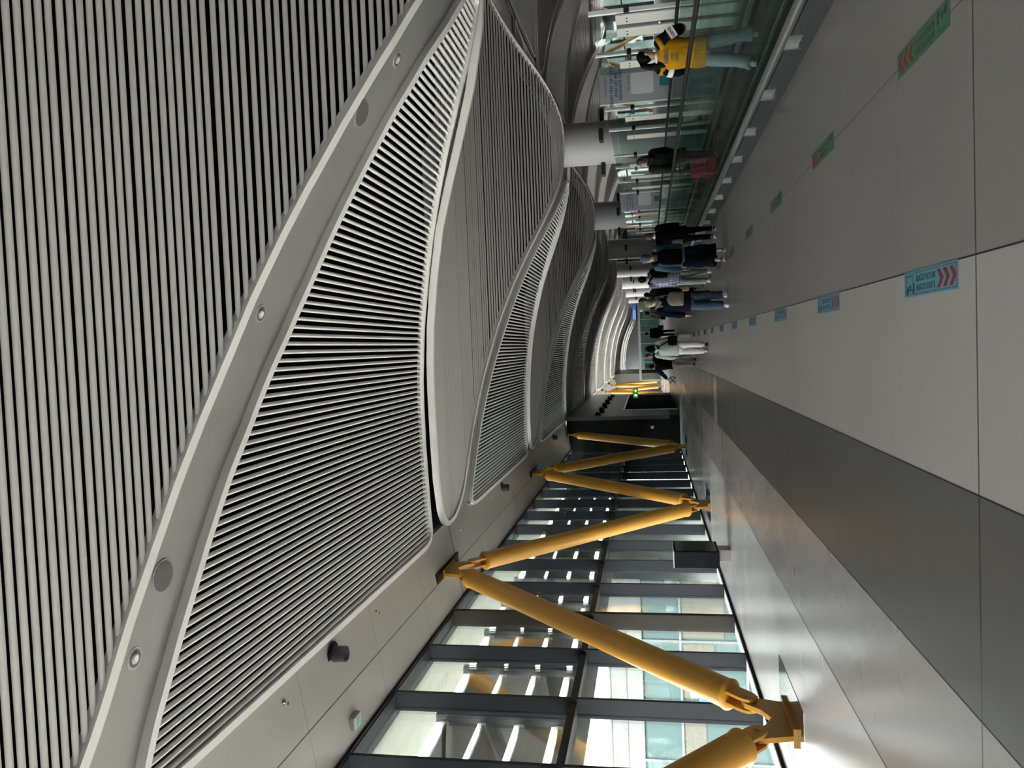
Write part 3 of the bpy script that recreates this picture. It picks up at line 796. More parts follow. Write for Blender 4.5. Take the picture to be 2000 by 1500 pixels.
def sunshade():
    r = empty('sun_louvre')
    m = MB(); m.box(-.08, .06, -.07, .07, 3.2, 5.55); m.build('bracket_bar', m_dbar, r)
    for k in range(4):
        zk = 5.42 - .68 * k
        m = MB(); n_ = 8; top = []; bot = []
        for i in range(n_ + 1):
            t = i / n_; x = -.10 - .13 * t - .10 * t * t; z = zk - .03 - .47 * t
            top.append((x, z + .012)); bot.append((x, z - .012))
        m.prism(top + bot[::-1], 1, -.01, 2.035); m.build('blade', m_perf, r)
        MB().box(-.17, -.05, -.09, -.078, zk - .10, zk + .03).build('bracket', m_board, r)
    return r
s0 = sunshade(); j = 0
for i, y in enumerate(MY[:-1]):
    if y < 3: continue
    o = s0 if j == 0 else copy_tree(s0)
    o.location = (-6.5, y + .85, 0); tag(o, f'tier of curved metal sunshade blades outside the window wall, {ORD[min(j, 19)]} bay from the viewer', 'sunshade', 'sunshade tiers outside the windows'); j += 1
m_tside = mat('dark glazing', (.075, .105, .097), .35, spec=.2)
r = empty('terminal_wing', (0, 24, -5), label='pale terminal wing outside the left windows with white panels over teal glazing', cat='building')
MB().box(-50, -7.6, .1, 18.0, 0, 8.12).build('wall', m_tside, r)
MB().box(-50, -7.25, 0, .1, 7.1, 8.15).build('panel_band', m_fac, r)
m = MB()
for z in (7.1, 7.62, 8.12): m.box(-50, -7.25, -.02, 0, z - .012, z + .012)
m.build('panel_joint', m_frame, r)
x = -7.3; i = 0
while x > -40:
    m = MB(); m.box(x - 1.9, x, .02, .08, 0, 7.05); f = m.build('window', m_teal2, r)
    m = MB(); m.box(x - 1.9, x - 1.83, -.05, .1, 0, 7.1); m.box(x - 1.83, x, -.03, .1, 5.88, 5.95); m.box(x - 1.83, x, -.03, .1, 3.9, 3.97); m.build('frame', m_frame, f)
    m = MB(); m.box(x - 1.75, x - .06, .0, .03, 4.6 + .3 * (i % 3), 5.85); m.build('blind', m_beige, f)
    x -= 1.9; i += 1
r = empty('glazing_mark', (-10.75, 23.93, -4.2), label='small blue, white and red mark on the teal glazing outside', cat='banner')  # blue, white and red bars set on the glazing as a small mark
for i, (c, nm) in enumerate((((.03, .12, .32), 'blue_stripe'), ((.5, .5, .48), 'white_stripe'), ((.3, .03, .03), 'red_stripe'))):
    MB().box(-.3 + .2 * i, -.1 + .2 * i, -.02, .02, 4.1 + .3 * i, 4.6 + .25 * i).build(nm, mat(nm, c, .6), r)
r = empty('dark_wing', (XW + 14, 20, -5), label='dark terminal wing with small square windows outside the far right windows', cat='building')
MB().box(0, 12, -30, 130, 0, 16).build('wall', m_tside, r)
for iz in range(3):
    for iy in range(14): MB().box(-.05, .02, 44 + iy * 3.2, 45.1 + iy * 3.2, 6.2 + iz * 1.6, 7.3 + iz * 1.6).build('window', m_fac, r)

# ------------------------------------------------------------------ people
def fuse(name, mb, voxel, m, parent, wrinkle=0, it=3, ws=9):
    me = bpy.data.meshes.new('t'); me.from_pydata(mb.v, [], mb.f)
    bm = bmesh.new(); bm.from_mesh(me); bmesh.ops.recalc_face_normals(bm, faces=bm.faces); bm.to_mesh(me); bm.free()
    o = bpy.data.objects.new('t', me); C.objects.link(o)
    a = o.modifiers.new('r', 'REMESH'); a.mode = 'VOXEL'; a.voxel_size = voxel
    b = o.modifiers.new('s', 'SMOOTH'); b.factor = .5; b.iterations = it
    dg = bpy.context.evaluated_depsgraph_get(); n = bpy.data.meshes.new_from_object(o.evaluated_get(dg))
    bpy.data.objects.remove(o); bpy.data.meshes.remove(me)
    n.name = name; n.materials.clear(); n.materials.append(m)
    if wrinkle:
        nr = [v.normal.copy() for v in n.vertices]
        for v, q in zip(n.vertices, nr):
            p = v.co * ws; p.z *= .55
            v.co += q * wrinkle * (noise.noise(p) + .5 * noise.noise(p * 2.3))
    n.polygons.foreach_set('use_smooth', [True] * len(n.polygons))
    o = bpy.data.objects.new(name, n); C.objects.link(o); o.parent = parent
    return o
m_skin = mat('skin', (.42, .25, .18), .55); m_skin2 = mat('skin pale', (.50, .32, .25), .55)
m_hblk = mat('hair black', (.0015, .0015, .0017), .7, spec=.15, bump=.3, nscale=60); m_hbrn = mat('hair brown', (.045, .028, .02), .6, bump=.3, nscale=60); m_hbl = mat('hair dark blond', (.13, .095, .06), .6, bump=.3, nscale=60)
m_eye = mat('eye', (.01, .01, .01), .2)
def cloth(n, c): return mat(n, c, .9, noise_amt=.12, nscale=14, spec=.06)
K = {n: cloth(n, c) for n, c in dict(black=(.0015, .0015, .002), navy=(.004, .006, .013), denim=(.075, .12, .165), jeans=(.05, .085, .125), palejeans=(.24, .28, .30), olive=(.017, .021, .013),
     khaki=(.13, .125, .10), greygreen=(.24, .26, .25), mint=(.33, .38, .35), offwhite=(.62, .61, .59), stone=(.30, .285, .26), blue=(.004, .020, .05), grey=(.16, .16, .165), yellow=(.42, .21, .01),
     maroon=(.085, .008, .014), white=(.66, .66, .66), bluecap=(.09, .12, .20), charcoal=(.008, .009, .01), pinkred=(.24, .035, .05), tan=(.20, .13, .07), beigecheck=(.16, .14, .11)).items()}
K['plaid'] = check_mat('plaid shirt', (.55, .57, .62), (.15, .18, .30), (.025, .03, .08), 30)
m_sole = mat('shoe white', (.6, .6, .58), .6); m_shoeb = mat('shoe black', (.015, .015, .016), .6); m_shoeg = mat('shoe grey', (.09, .085, .08), .7)

def fk(p):
    """joint positions of a standing figure 1.72 m tall, facing +Y, before scaling"""
    J = {}
    lean = R(p.get('lean', 2)); tw = p.get('twist', 0)
    hip = Vector((0, 0, .92)); J['hip'] = hip
    up = Vector((0, math.sin(lean), math.cos(lean)))
    J['waist'] = hip + up * .13; J['chest'] = hip + up * .36; J['neck'] = hip + up * .535; J['up'] = up
    hl = R(p.get('headpitch', 0)) + lean * .5
    J['head'] = J['neck'] + Vector((0, math.sin(hl), math.cos(hl))) * .165 + Vector((0, .02, 0))
    for sd, s in (('r', 1), ('l', -1)):
        th, kn = p.get('leg_' + sd, (0, 5)); ab = R(p.get('legab', 2))
        h = hip + Vector((s * .088, 0, -.01)); a = R(th)
        k = h + Vector((s * math.sin(ab) * .43, math.sin(a) * .43, -math.cos(a) * .43)); b = a - R(kn)
        an = k + Vector((s * math.sin(ab) * .3, math.sin(b) * .41, -math.cos(b) * .41))
        J['hip_' + sd], J['knee_' + sd], J['ank_' + sd] = h, k, an
        J['fp_' + sd] = R(p.get('foot_' + sd, max(0, -math.degrees(b) * .7)))     # heel raised when the shank trails
        sh = J['neck'] + Vector((s * .175, -.005, 0)) - up * .045
        fw, abd, el, inn = p.get('arm_' + sd, (5, 8, 12, 0)); f = R(fw); ad = R(abd)
        d = Vector((s * math.sin(ad), math.sin(f) * math.cos(ad), -math.cos(f) * math.cos(ad)))
        e = sh + d * .285
        f2 = f + R(el); ii = R(inn)
        d2 = Vector((s * (math.sin(ad) * .5) - s * math.sin(ii), math.sin(f2), -math.cos(f2))).normalized()
        wr = e + d2 * .25
        J['sh_' + sd], J['el_' + sd], J['wr_' + sd], J['hd_' + sd] = sh, e, wr, d2
    zmin = 9
    for sd in 'rl':
        pz = J['ank_' + sd].z - .075 - math.sin(J['fp_' + sd]) * .13
        zmin = min(zmin, pz)
    J['dz'] = -zmin
    for q in list(J):
        if isinstance(J[q], Vector) and q[:2] not in ('up', 'hd'): J[q] = J[q] + Vector((0, 0, -zmin))
    return J
def head_rot(p): return Matrix.Rotation(-R(p.get('headyaw', 0)), 3, 'Z') @ Matrix.Rotation(-R(p.get('headpitch', 0)), 3, 'X')
HEADR = [(-.112, .030, .032, .05), (-.095, .047, .055, .036), (-.06, .060, .078, .018), (-.02, .068, .092, .004), (.02, .073, .097, 0), (.055, .072, .094, -.004), (.085, .058, .076, -.006), (.108, .030, .040, -.008)]
def hand(mb, wr, d, side):
    d = d.normalized(); sdv = Vector((0, 1, 0)) - d * d.y
    if sdv.length < .3: sdv = Vector((0, 0, 1)) - d * d.z
    sdv.normalize(); nn = d.cross(sdv)                  # sdv: thumb side, forward
    pal = wr + d * .045
    mb.chain([wr - d * .02, wr + d * .02, wr + d * .06, wr + d * .09], [(.022, .026), (.02, .034), (.016, .042), (.013, .04)], 10, ref=tuple(nn))
    cur = nn * (-.35 * side)
    for i, (o, l) in enumerate(((.031, .072), (.011, .080), (-.010, .075), (-.031, .06))):
        b = wr + d * .085 + sdv * o; m1 = b + (d + sdv * o * 1.2).normalized() * l * .5; e1 = m1 + (d + cur * (.9 + .2 * i)).normalized() * l * .5
        mb.chain([b, m1, e1], [.0095, .009, .0075], 8, ref=tuple(nn), round_end=True)
    b = wr + d * .03 + sdv * .03; m1 = b + (d * .7 + sdv * .8).normalized() * .04; mb.chain([b, m1, m1 + (d + sdv * .2 + cur * .6).normalized() * .032], [.013, .011, .009], 8, ref=tuple(nn), round_end=True)
def person(label, x, y, z, h, heading, p):
    r = empty('person', (x, y, z), -R(heading), label, 'person'); r.scale = (h / 1.72,) * 3
    r['group'] = 'travellers walking down the hall'
    J = fk(p); V = Vector; up = J['up']; near = p.get('near', False)
    hr = head_rot(p); hc = J['head']
    # body: one continuous skin surface
    mb = MB()
    rings = []
    for dz, rx, ry, yo in HEADR:
        rings.append([hc + hr @ V((rx * math.cos(2 * PI * j / 16), yo + ry * math.sin(2 * PI * j / 16), dz)) for j in range(16)])
    mb.loft(rings)
    mb.chain([hc + hr @ V((0, .088, .012)), hc + hr @ V((0, .108, -.022)), hc + hr @ V((0, .098, -.034))], [.009, .014, .011], 8, round_end=True)
    mb.ell(hc + hr @ V((0, .088, -.062)), (.022, .012, .012), hr, 10, 5)                                     # lips
    mb.ell(hc + hr @ V((0, .084, .03)), (.05, .014, .012), hr, 12, 5)                                      # brow
    for s in (-1, 1): mb.ell(hc + hr @ V((s * .073, -.002, -.012)), (.012, .024, .034), hr, 10, 6)
    mb.chain([J['neck'] - up * .05, J['neck'] + V((0, 0, .02)), hc + V((0, -.012, -.06))], [.062, .054, .052], 14)
    mb.chain([J['hip'] - up * .02, J['waist'], J['chest'], J['neck'] - up * .06, J['neck'] - up * .02], [(.145, .095), (.125, .085), (.15, .1), (.14, .075), (.06, .055)], 16)
    for sd in 'rl':
        sg = 1 if sd == 'r' else -1
        mb.chain([J['sh_' + sd], J['sh_' + sd].lerp(J['el_' + sd], .4), J['el_' + sd], J['el_' + sd].lerp(J['wr_' + sd], .3), J['wr_' + sd]], [.05, .045, .036, .038, .025], 12, round_end=True)
        hand(mb, J['wr_' + sd], J['hd_' + sd], sg)
        k, a, q = J['knee_' + sd], J['ank_' + sd], J['hip_' + sd]
        mb.chain([q + V((0, 0, .03)), q.lerp(k, .35), k, k.lerp(a, .3), a, a + V((0, .02, -.04))], [.082, .075, .052, .055, .036, .035], 12, round_end=True)
    fuse('body', mb, .0075 if near else .0095, p.get('skin', m_skin), r, it=2)
    m = MB()
    for s in (-1, 1): m.ell(hc + hr @ V((s * .03, .088, .012)), (.012, .006, .006), hr, 8, 5)
    m.build('eyes', m_eye, r, True)
    # hair
    hm = p.get('hairm', m_hblk); hs = p.get('hair', 'short'); m = MB()
    if hs != 'none':
        m.ell(hc + hr @ V((0, -.018, .026)), (.083, .094, .096), hr, 18, 10)
        m.ell(hc + hr @ V((0, -.045, -.01)), (.072, .062, .09), hr, 16, 8)
        if hs == 'pony':
            b = hc + hr @ V((0, -.10, .05)); m.ell(b, (.03, .03, .03), None, 10, 6)
            m.chain([b, b + hr @ V((0, -.05, -.02)), b + hr @ V((0, -.065, -.14)) + V((0, 0, -.02)), b + hr @ V((0, -.03, -.30)), b + hr @ V((0, -.02, -.42))], [.026, .036, .05, .05, .025], 12)
        if hs == 'bun': m.ell(hc + hr @ V((0, -.10, .075)), (.045, .045, .04), None, 12, 7)
        if hs == 'long': m.chain([hc + hr @ V((0, -.05, .02)), hc + hr @ V((0, -.07, -.1)), hc + V((0, -.085, -.22))], [(.085, .055), (.092, .05), (.07, .03)], 14)
        if hs == 'scarf': m.chain([hc + V((0, -.04, .03)), hc + V((0, -.05, -.1)), J['neck'] + V((0, -.03, -.05)), J['neck'] + V((0, -.04, -.14))], [(.1, .1), (.11, .105), (.13, .1), (.12, .06)], 16)
        fuse('headscarf' if hs == 'scarf' else 'hair', m, .009, hm, r, .006, 2, 40)
    if p.get('cap'):
        m = MB(); m.ell(hc + hr @ V((0, -.012, .045)), (.093, .108, .085), hr, 20, 10); fuse('cap', m, .008, p['cap'], r, 0, 2)
        m = MB(); m.prism([(.08 * math.cos(R(a)), .07 + .13 * math.sin(R(a))) for a in range(0, 181, 12)], 2, .03, .038)
        M4 = Matrix.Translation(hc) @ hr.to_4x4(); m.xf(M4); m.build('cap_brim', p['cap'], r)
        m = MB(); m.ell(hc + hr @ V((0, -.012, .132)), (.01, .01, .008), None, 8, 4); m.build('cap_button', p['cap'], r)
    # top
    tm = p['top']; hem = p.get('hem', .14); b = p.get('bulk', 1.0)
    m = MB()
    m.chain([J['hip'] - up * hem, J['hip'], J['waist'], J['chest'], J['neck'] - up * .085, J['neck'] - up * .03, J['neck'] + up * .015],
            [(.185 * b, .135 * b), (.18 * b, .132 * b), (.168 * b, .122 * b), (.19 * b, .132 * b), (.175, .10), (.10, .075), (.07, .062)], 20)
    sleeves = MB() if p.get('sleevem') else m
    for sd in 'rl':
        s_, e_, w2 = J['sh_' + sd], J['el_' + sd], J['wr_' + sd]
        q = sleeves
        q.chain([s_ + V((0, 0, .0)), s_.lerp(e_, .3), e_, e_.lerp(w2, .45), w2 - J['hd_' + sd] * .02], [.078 * b, .075 * b, .066 * b, .062 * b, .047 * b], 14, round_end=True)
    fuse(p.get('topname', 'jacket'), m, .013, tm, r, .012)
    if p.get('sleevem'): fuse('sleeves', sleeves, .013, p['sleevem'], r, .012)
    if p.get('hood'):
        m = MB(); n0 = J['neck']
        m.chain([n0 + V((0, .05, .03)), n0 + V((.09, -.01, .02)), n0 + V((.07, -.09, -.0)), n0 + V((0, -.13, -.05)), n0 + V((-.07, -.09, 0)), n0 + V((-.09, -.01, .02)), n0 + V((0, .05, .03))], [.03, .035, .045, .055, .045, .035, .03], 10, ref=(0, 0, 1))
        fuse('hood', m, .011, p['hood'], r, .006)
    # bottom
    bm_ = p['bottom']; w = p.get('legw', 1.0); m = MB()
    m.chain([J['hip'] + up * .1, J['hip'] + V((0, -.01, 0)), J['hip'] - V((0, .012, .1))], [(.15, .108), (.172, .128), (.16, .125)], 18, round_end=True)
    cuff = p.get('cuff', .96)
    for sd in 'rl':
        q, k, a = J['hip_' + sd], J['knee_' + sd], J['ank_' + sd]
        e_ = k.lerp(a, cuff)
        m.chain([q + V((0, 0, .02)), q.lerp(k, .45), k, k.lerp(e_, .5), e_], [.098, .09 * (w * .5 + .5), .072 * w, .068 * w, .064 * w * p.get('flare', 1)], 16)
    fuse('trousers', m, .013, bm_, r, .012)
    for sd in 'rl':
        a = J['ank_' + sd]; fp = J['fp_' + sd]; rt = Matrix.Rotation(-fp, 4, 'X')
        T = Matrix.Translation(a) @ rt
        m = MB(); rg = [(-.075, .034, -.015), (-.06, .042, .015), (0, .045, .02), (.06, .046, -.012), (.13, .047, -.035), (.175, .035, -.05)]
        rings = []
        for yy, rw, zt in rg:
            zb = -.072; rings.append([(rw * math.cos(t * PI / 6) * (1 if math.sin(t * PI / 6) < .2 else .9), yy, (zb + zt) / 2 + (zt - zb) / 2 * math.sin(t * PI / 6)) for t in range(12)])
        m.loft(rings); m.xf(T); sh = m.build('shoe', p.get('shoe', m_sole), r, True)
        m = MB(); pr = [(-.08, .0), (-.07, .035), (0, .043), (.1, .052), (.16, .042), (.185, 0)]
        m.prism([(w3, yy) for yy, w3 in pr] + [(-w3, yy) for yy, w3 in reversed(pr[1:-1])], 2, -.082, -.058); m.xf(T); m.build('sole', p.get('sole', m_sole), sh)
    return r, J
def world(r, v): return Matrix.LocRotScale(r.location, r.rotation_euler, r.scale) @ Vector(v)
def backpack(r, J, label, m1, size=(.15, .085, .21), off=(0, -.2, -.16), straps=True, rz=0, group='bags the travellers carry'):
    c = J['chest'] + Vector(off); b = empty('backpack', world(r, c - Vector((0, 0, size[2]))), r.rotation_euler.z + rz, label, 'backpack', group)
    b.scale = r.scale; o = Vector((0, 0, size[2])); a, d, hh = size
    def se(z, f):   # superellipse ring
        return [Vector((a * f * (abs(math.cos(t)) ** .6) * (1 if math.cos(t) > 0 else -1), d * f * (abs(math.sin(t)) ** .6) * (1 if math.sin(t) > 0 else -1), z)) for t in [2 * PI * i / 24 for i in range(24)]]
    m = MB(); m.loft([se(o.z - hh, .7), se(o.z - hh * .9, .95), se(o.z - .1 * hh, 1.0), se(o.z + .55 * hh, .95), se(o.z + .88 * hh, .75), se(o.z + hh, .35)]); fuse('pack_body', m, .011, m1, b, .008, 2)
    m = MB(); m.loft([[Vector((v.x * .75, v.y * .5 - d * .95, o.z - hh * .75 + k * hh * .85)) for v in se(0, f)] for k, f in ((0, .8), (.1, 1), (.9, 1), (1, .8))]); m.build('front_pocket', m1, b, True)
    if straps:
        for s in (-1, 1):
            n0 = J['sh_r' if s > 0 else 'sh_l'] * .62 + J['neck'] * .38 - c + o
            m = MB(); m.chain([Vector((s * .08, d * .9, o.z + hh * .75)), n0 + Vector((0, -.045, .075)), n0 + Vector((0, .06, .07)), n0 + Vector((s * .015, .135, -.06)), Vector((s * .155, -off[1] + .06, o.z - .05)), Vector((s * .12, d * .9, o.z - hh * .6))], [(.026, .008)] * 6, 8)
            m.build('shoulder_strap', m1, b, True)
    m = MB(); m.chain([Vector((-.03, d * .4, o.z + hh * .93)), Vector((0, d * .4, o.z + hh * 1.13)), Vector((.03, d * .4, o.z + hh * .93))], [.008] * 3, 8); m.build('grab_handle', m1, b, True)
    return b
def handbag(r, pos, label, m1, size, name='shoulder_bag', cat='bag', strap=None, rz=0):
    b = empty(name, world(r, Vector(pos) - Vector((0, 0, size[2]))), r.rotation_euler.z + rz, label, cat, 'bags the travellers carry'); b.scale = r.scale
    m = MB(); a, d, hh = size
    def se(z, f): return [Vector((a * f * (abs(math.cos(t)) ** .5) * (1 if math.cos(t) > 0 else -1), d * f * (abs(math.sin(t)) ** .5) * (1 if math.sin(t) > 0 else -1), z + hh)) for t in [2 * PI * i / 20 for i in range(20)]]
    m.loft([se(-hh, .85), se(-hh * .9, 1), se(0, 1.05), se(hh * .8, .95), se(hh, .7)]); fuse('bag_body', m, .011, m1, b, .01, 2)
    if strap:
        q = [Vector(s) - Vector(pos) + Vector((0, 0, hh)) for s in strap]; m = MB(); m.chain(q, [(.014, .007)] * len(q), 8); m.build('strap', m1 if name != 'plastic_bag' else m_sole, b, True)
    return b

# 1 woman in the yellow jacket on the walkway
r, J = person('woman on the walkway in a yellow racing jacket with a long black ponytail', 3.70, 10.3, .125, 1.52, 38,
    dict(near=True, top=K['yellow'], sleevem=K['navy'], bottom=K['palejeans'], hair='pony', headyaw=48, headpitch=6, leg_r=(18, 8), leg_l=(-16, 14), arm_r=(10, 30, 60, 30), arm_l=(4, 16, 40, 10), legw=1.3, flare=1.25, shoe=m_sole, bulk=1.24, hem=.17, topname='racing_jacket', skin=m_skin))
def sleeve_ring(a, b, t0, t1, rad, m, name):
    q = MB(); q.chain([a.lerp(b, t0), a.lerp(b, t1)], [rad, rad], 16); q.build(name, m, r, True)
q = MB(); q.chain([J['sh_r'].lerp(J['el_r'], .5), J['sh_r'].lerp(J['el_r'], .98)], [.103, .095], 18); q.build('sleeve_panel', K['maroon'], r, True)
q = MB(); q.chain([J['el_r'].lerp(J['wr_r'], .62), J['el_r'].lerp(J['wr_r'], .9)], [.086, .076], 18); q.build('sleeve_cuff_band', K['yellow'], r, True)
q = MB(); q.chain([J['sh_l'].lerp(J['el_l'], -.05), J['el_l'].lerp(J['wr_l'], .55)], [.107, .096], 18); q.build('sleeve_panel', K['yellow'], r, True)
q = MB(); q.chain([J['sh_l'].lerp(J['el_l'], .45), J['sh_l'].lerp(J['el_l'], .72)], [.110, .108], 18); q.build('sleeve_panel', K['white'], r, True)
q = MB(); q.chain([J['sh_r'].lerp(J['el_r'], -.1), J['sh_r'].lerp(J['el_r'], .14)], [.103, .102], 18); q.build('sleeve_panel', K['yellow'], r, True)
ax = (J['el_r'] - J['sh_r']).normalized(); ct = J['sh_r'].lerp(J['el_r'], .75); back = Vector((.45, -1, .25)); back = (back - ax * back.dot(ax)).normalized(); sdx = ax.cross(back)
Mx = Matrix((-sdx, -ax, back)).transposed().to_4x4(); Mx.translation = ct + back * .104
pe = MB().box(-.085, .085, -.05, .05, -.014, .003).build('patch', K['white'], r); pe.matrix_local = Mx
t_ = textmesh('patch_lettering', 'VANS', .062, m_text, pe, (0, 0, .004), (0, 0, 0), bold=.0015)
for i, (tx, sz) in enumerate((('RBIN', .085), ('UNI', .045), ('OFF', .06))):
    textmesh('back_lettering', tx, sz, m_text, r, J['neck'] + Vector((.02, -.178 - .006 * i, -.14 - .075 * i)), (R(84), 0, 0), bold=.0015)
q = MB(); q.chain([J['neck'] + Vector((.11, -.05, .0)), J['neck'] + Vector((.03, -.1, .005)), J['neck'] + Vector((-.08, -.08, .0))], [(.012, .016)] * 3, 8); q.build('collar_stripe', K['white'], r, True)
# 2 person in olive with red case
r, J = person('person in an olive jacket on the walkway pulling a red suitcase', 3.68, 15.9, .125, 1.60, -8,
    dict(near=True, top=K['olive'], bottom=K['navy'], hair='long', hairm=m_hbrn, headyaw=-35, lean=6, leg_r=(14, 6), leg_l=(-14, 20), arm_r=(8, 10, 18, 5), arm_l=(-26, 16, 4, 0), shoe=m_shoeb, bulk=1.12, hem=.24, hood=K['olive'], legw=.95))
h_ = world(r, J['wr_l'] + J['hd_l'] * .08)
s = empty('suitcase', (h_.x - .04, h_.y - .1, .127), R(4), 'red hard-shell suitcase on the walkway behind the person in olive', 'suitcase', 'bags the travellers carry')
MB().box(-.17, .17, -.11, .11, .06, .56).build('shell', K['pinkred'], s, bevel=.035)
for sx in (-.1, .1): MB().box(sx - .008, sx + .008, -.09, -.07, .55, h_.z - .127 - .02).build('pull_bar', m_chrome, s)
MB().box(-.115, .115, -.095, -.065, h_.z - .127 - .03, h_.z - .127).build('grip', m_black, s, bevel=.006)
for a in (-.12, .12):
    for b_ in (-.07, .07):
        m = MB(); m.chain([(a - .015, b_, .03), (a + .015, b_, .03)], [.03, .03], 12, ref=(0, 1, 0)); m.build('wheel', m_black, s)
# 3 black clothes
r, J = person('person in black walking beside the walkway plinth with a grey shoulder bag', 2.5, 18.3, 0, 1.60, 2,
    dict(near=True, top=K['black'], bottom=K['black'], hair='short', hairm=m_hbrn, leg_r=(8, 6), leg_l=(-6, 22), arm_r=(6, 12, 10, 0), arm_l=(2, 14, 22, 0), shoe=m_shoeb, sole=m_sole, bulk=1.18, hem=.2, topname='sweater', legw=.95))
m = MB(); m.chain([J['neck'] + Vector((-.07, -.05, .035)), J['neck'] + Vector((0, -.075, .03)), J['neck'] + Vector((.07, -.05, .035))], [.02, .022, .02], 10, ref=(0, 0, 1)); m.build('collar', K['white'], r, True)
handbag(r, J['hip'] + Vector((-.25, -.08, .02)), 'grey nylon shoulder bag at the side of the person in black', K['grey'], (.14, .09, .13), strap=[J['hip'] + Vector((-.25, -.02, .14)), J['sh_l'] + Vector((0, -.06, .09)), J['sh_l'] + Vector((0, .06, .08)), J['hip'] + Vector((-.22, .12, .14))])
# 4 blue cap
r, J = person('person in a blue cap, denim shirt and wide dark navy trousers', 1.78, 16.4, 0, 1.68, 1,
    dict(near=True, top=K['denim'], bottom=K['navy'], hair='short', hairm=m_hbl, cap=K['bluecap'], headyaw=-22, leg_r=(5, 4), leg_l=(-8, 16), arm_r=(2, 10, 12, 0), arm_l=(4, 12, 8, 0), legw=1.95, flare=1.2, cuff=.72, shoe=m_shoeg, bulk=1.1, hem=.10, topname='denim_shirt', skin=m_skin2))
backpack(r, J, 'black backpack on the person in the blue cap', K['black'], (.17, .10, .25), (.0, -.215, -.14))
# 5 plaid
r, J = person('man in a blue and white checked shirt and grey green trousers', 1.66, 20.0, 0, 1.78, 3,
    dict(near=True, top=K['plaid'], bottom=K['greygreen'], hair='short', hairm=m_hblk, leg_r=(6, 6), leg_l=(-7, 14), arm_r=(4, 9, 12, 0), arm_l=(8, 10, 18, 0), shoe=m_sole, bulk=1.12, hem=.18, topname='checked_shirt', legw=1.15, skin=m_skin2))
backpack(r, J, 'black backpack hung on the right shoulder of the man in the checked shirt', K['black'], (.13, .09, .2), (.14, -.2, -.05))
h_ = J['wr_l'] + J['hd_l'] * .1
b = handbag(r, h_ + Vector((0, 0, -.16)), 'brown paper carrier in the left hand of the man in the checked shirt', K['tan'], (.07, .14, .15), 'paper_bag', 'bag')
# 6 navy jacket
r, J = person('person in a navy jacket and loose blue jeans with dark blond hair', .85, 16.1, 0, 1.64, -3,
    dict(near=True, top=K['navy'], bottom=K['jeans'], hair='bun', hairm=m_hbl, headyaw=-30, headpitch=10, leg_r=(10, 4), leg_l=(2, 6), arm_r=(14, 12, 26, 0), arm_l=(2, 16, 12, 0), shoe=m_sole, bulk=1.22, hem=.16, hood=K['khaki'], legw=1.3, skin=m_skin2))
backpack(r, J, 'beige checked backpack slung low on the person in the navy jacket', check_mat('beige weave', (.21, .185, .14), (.15, .13, .1), (.10, .09, .07), 60), (.155, .09, .17), (.05, -.225, -.20))
# 7 olive coat behind
r, J = person('man with short cropped hair in an olive coat, half hidden behind the navy jacket', 1.06, 19.0, 0, 1.77, 0,
    dict(top=K['olive'], bottom=K['charcoal'], hair='short', hairm=m_hbrn, leg_r=(4, 6), leg_l=(-4, 8), bulk=1.12, hem=.3, hood=K['khaki'], skin=m_skin2, shoe=m_shoeb, topname='coat'))
# 8 dark hair beyond
r, J = person('person with black hair in dark clothes between the checked shirt and the olive coat', 1.62, 25.5, 0, 1.66, 0,
    dict(top=K['charcoal'], bottom=K['black'], hair='bun', hairm=m_hblk, bulk=1.1, leg_r=(6, 6), leg_l=(-6, 10), shoe=m_shoeb))
# 9 grey top
r, J = person('distant person in a grey top and black trousers with a dark cross strap', 1.38, 34, 0, 1.68, 0,
    dict(top=K['grey'], bottom=K['black'], hair='bun', hairm=m_hblk, leg_r=(12, 6), leg_l=(-12, 14), bulk=1.1, hem=.05, shoe=m_shoeb, topname='top'))
handbag(r, J['hip'] + Vector((-.22, 0, .03)), 'black cross-body bag of the distant person in the grey top', K['black'], (.1, .07, .1), strap=[J['hip'] + Vector((-.22, -.06, .1)), J['chest'] + Vector((0, -.165, 0)), J['sh_r'] + Vector((-.03, -.06, .08))])
# 10 navy distant
r, J = person('distant man in dark navy clothes holding a red folder', .66, 45.4, 0, 1.72, 0,
    dict(top=K['navy'], bottom=K['black'], hair='short', leg_r=(5, 4), leg_l=(-5, 10), arm_r=(8, 14, 50, 0), bulk=1.12, shoe=m_shoeb))
h_ = world(r, J['wr_r'] + J['hd_r'] * .08)
o = MB().box(-.12, .12, -.01, .01, -.3, .05).build('red_folder', K['pinkred']); o.location = h_ + Vector((.05, .0, 0)); tag(o, 'red folder in the right hand of the distant man in navy', 'folder')
# 11 mint hoodie, white trousers
r, J = person('person in a mint hoodie, white trousers and black headscarf', -.12, 21.8, 0, 1.66, 8,
    dict(near=True, top=K['mint'], bottom=K['offwhite'], hair='scarf', hairm=K['black'], lean=5, leg_r=(-4, 30), leg_l=(8, 4), arm_r=(6, 14, 20, 0), arm_l=(2, 16, 14, 0), shoe=m_sole, sole=m_shoeg, bulk=1.2, hem=.12, hood=K['mint'], legw=1.25, topname='hoodie', skin=m_skin2))
handbag(r, J['hip'] + Vector((.24, -.10, .06)), 'black shoulder bag at the right hip of the person in white trousers', K['black'], (.13, .10, .13), strap=[J['hip'] + Vector((.24, -.1, .16)), J['chest'] + Vector((.1, -.18, .05)), J['sh_l'] + Vector((.05, -.05, .09)), J['sh_l'] + Vector((.05, .06, .08))])
h_ = J['wr_r'] + J['hd_r'] * .1
handbag(r, h_ + Vector((.03, 0, -.2)), 'white and red plastic bag in the right hand of the person in white trousers', K['white'], (.06, .08, .18), 'plastic_bag', 'bag', strap=[h_ + Vector((.03, -.03, -.04)), h_ + Vector((.0, 0, .02)), h_ + Vector((.03, .03, -.04))])
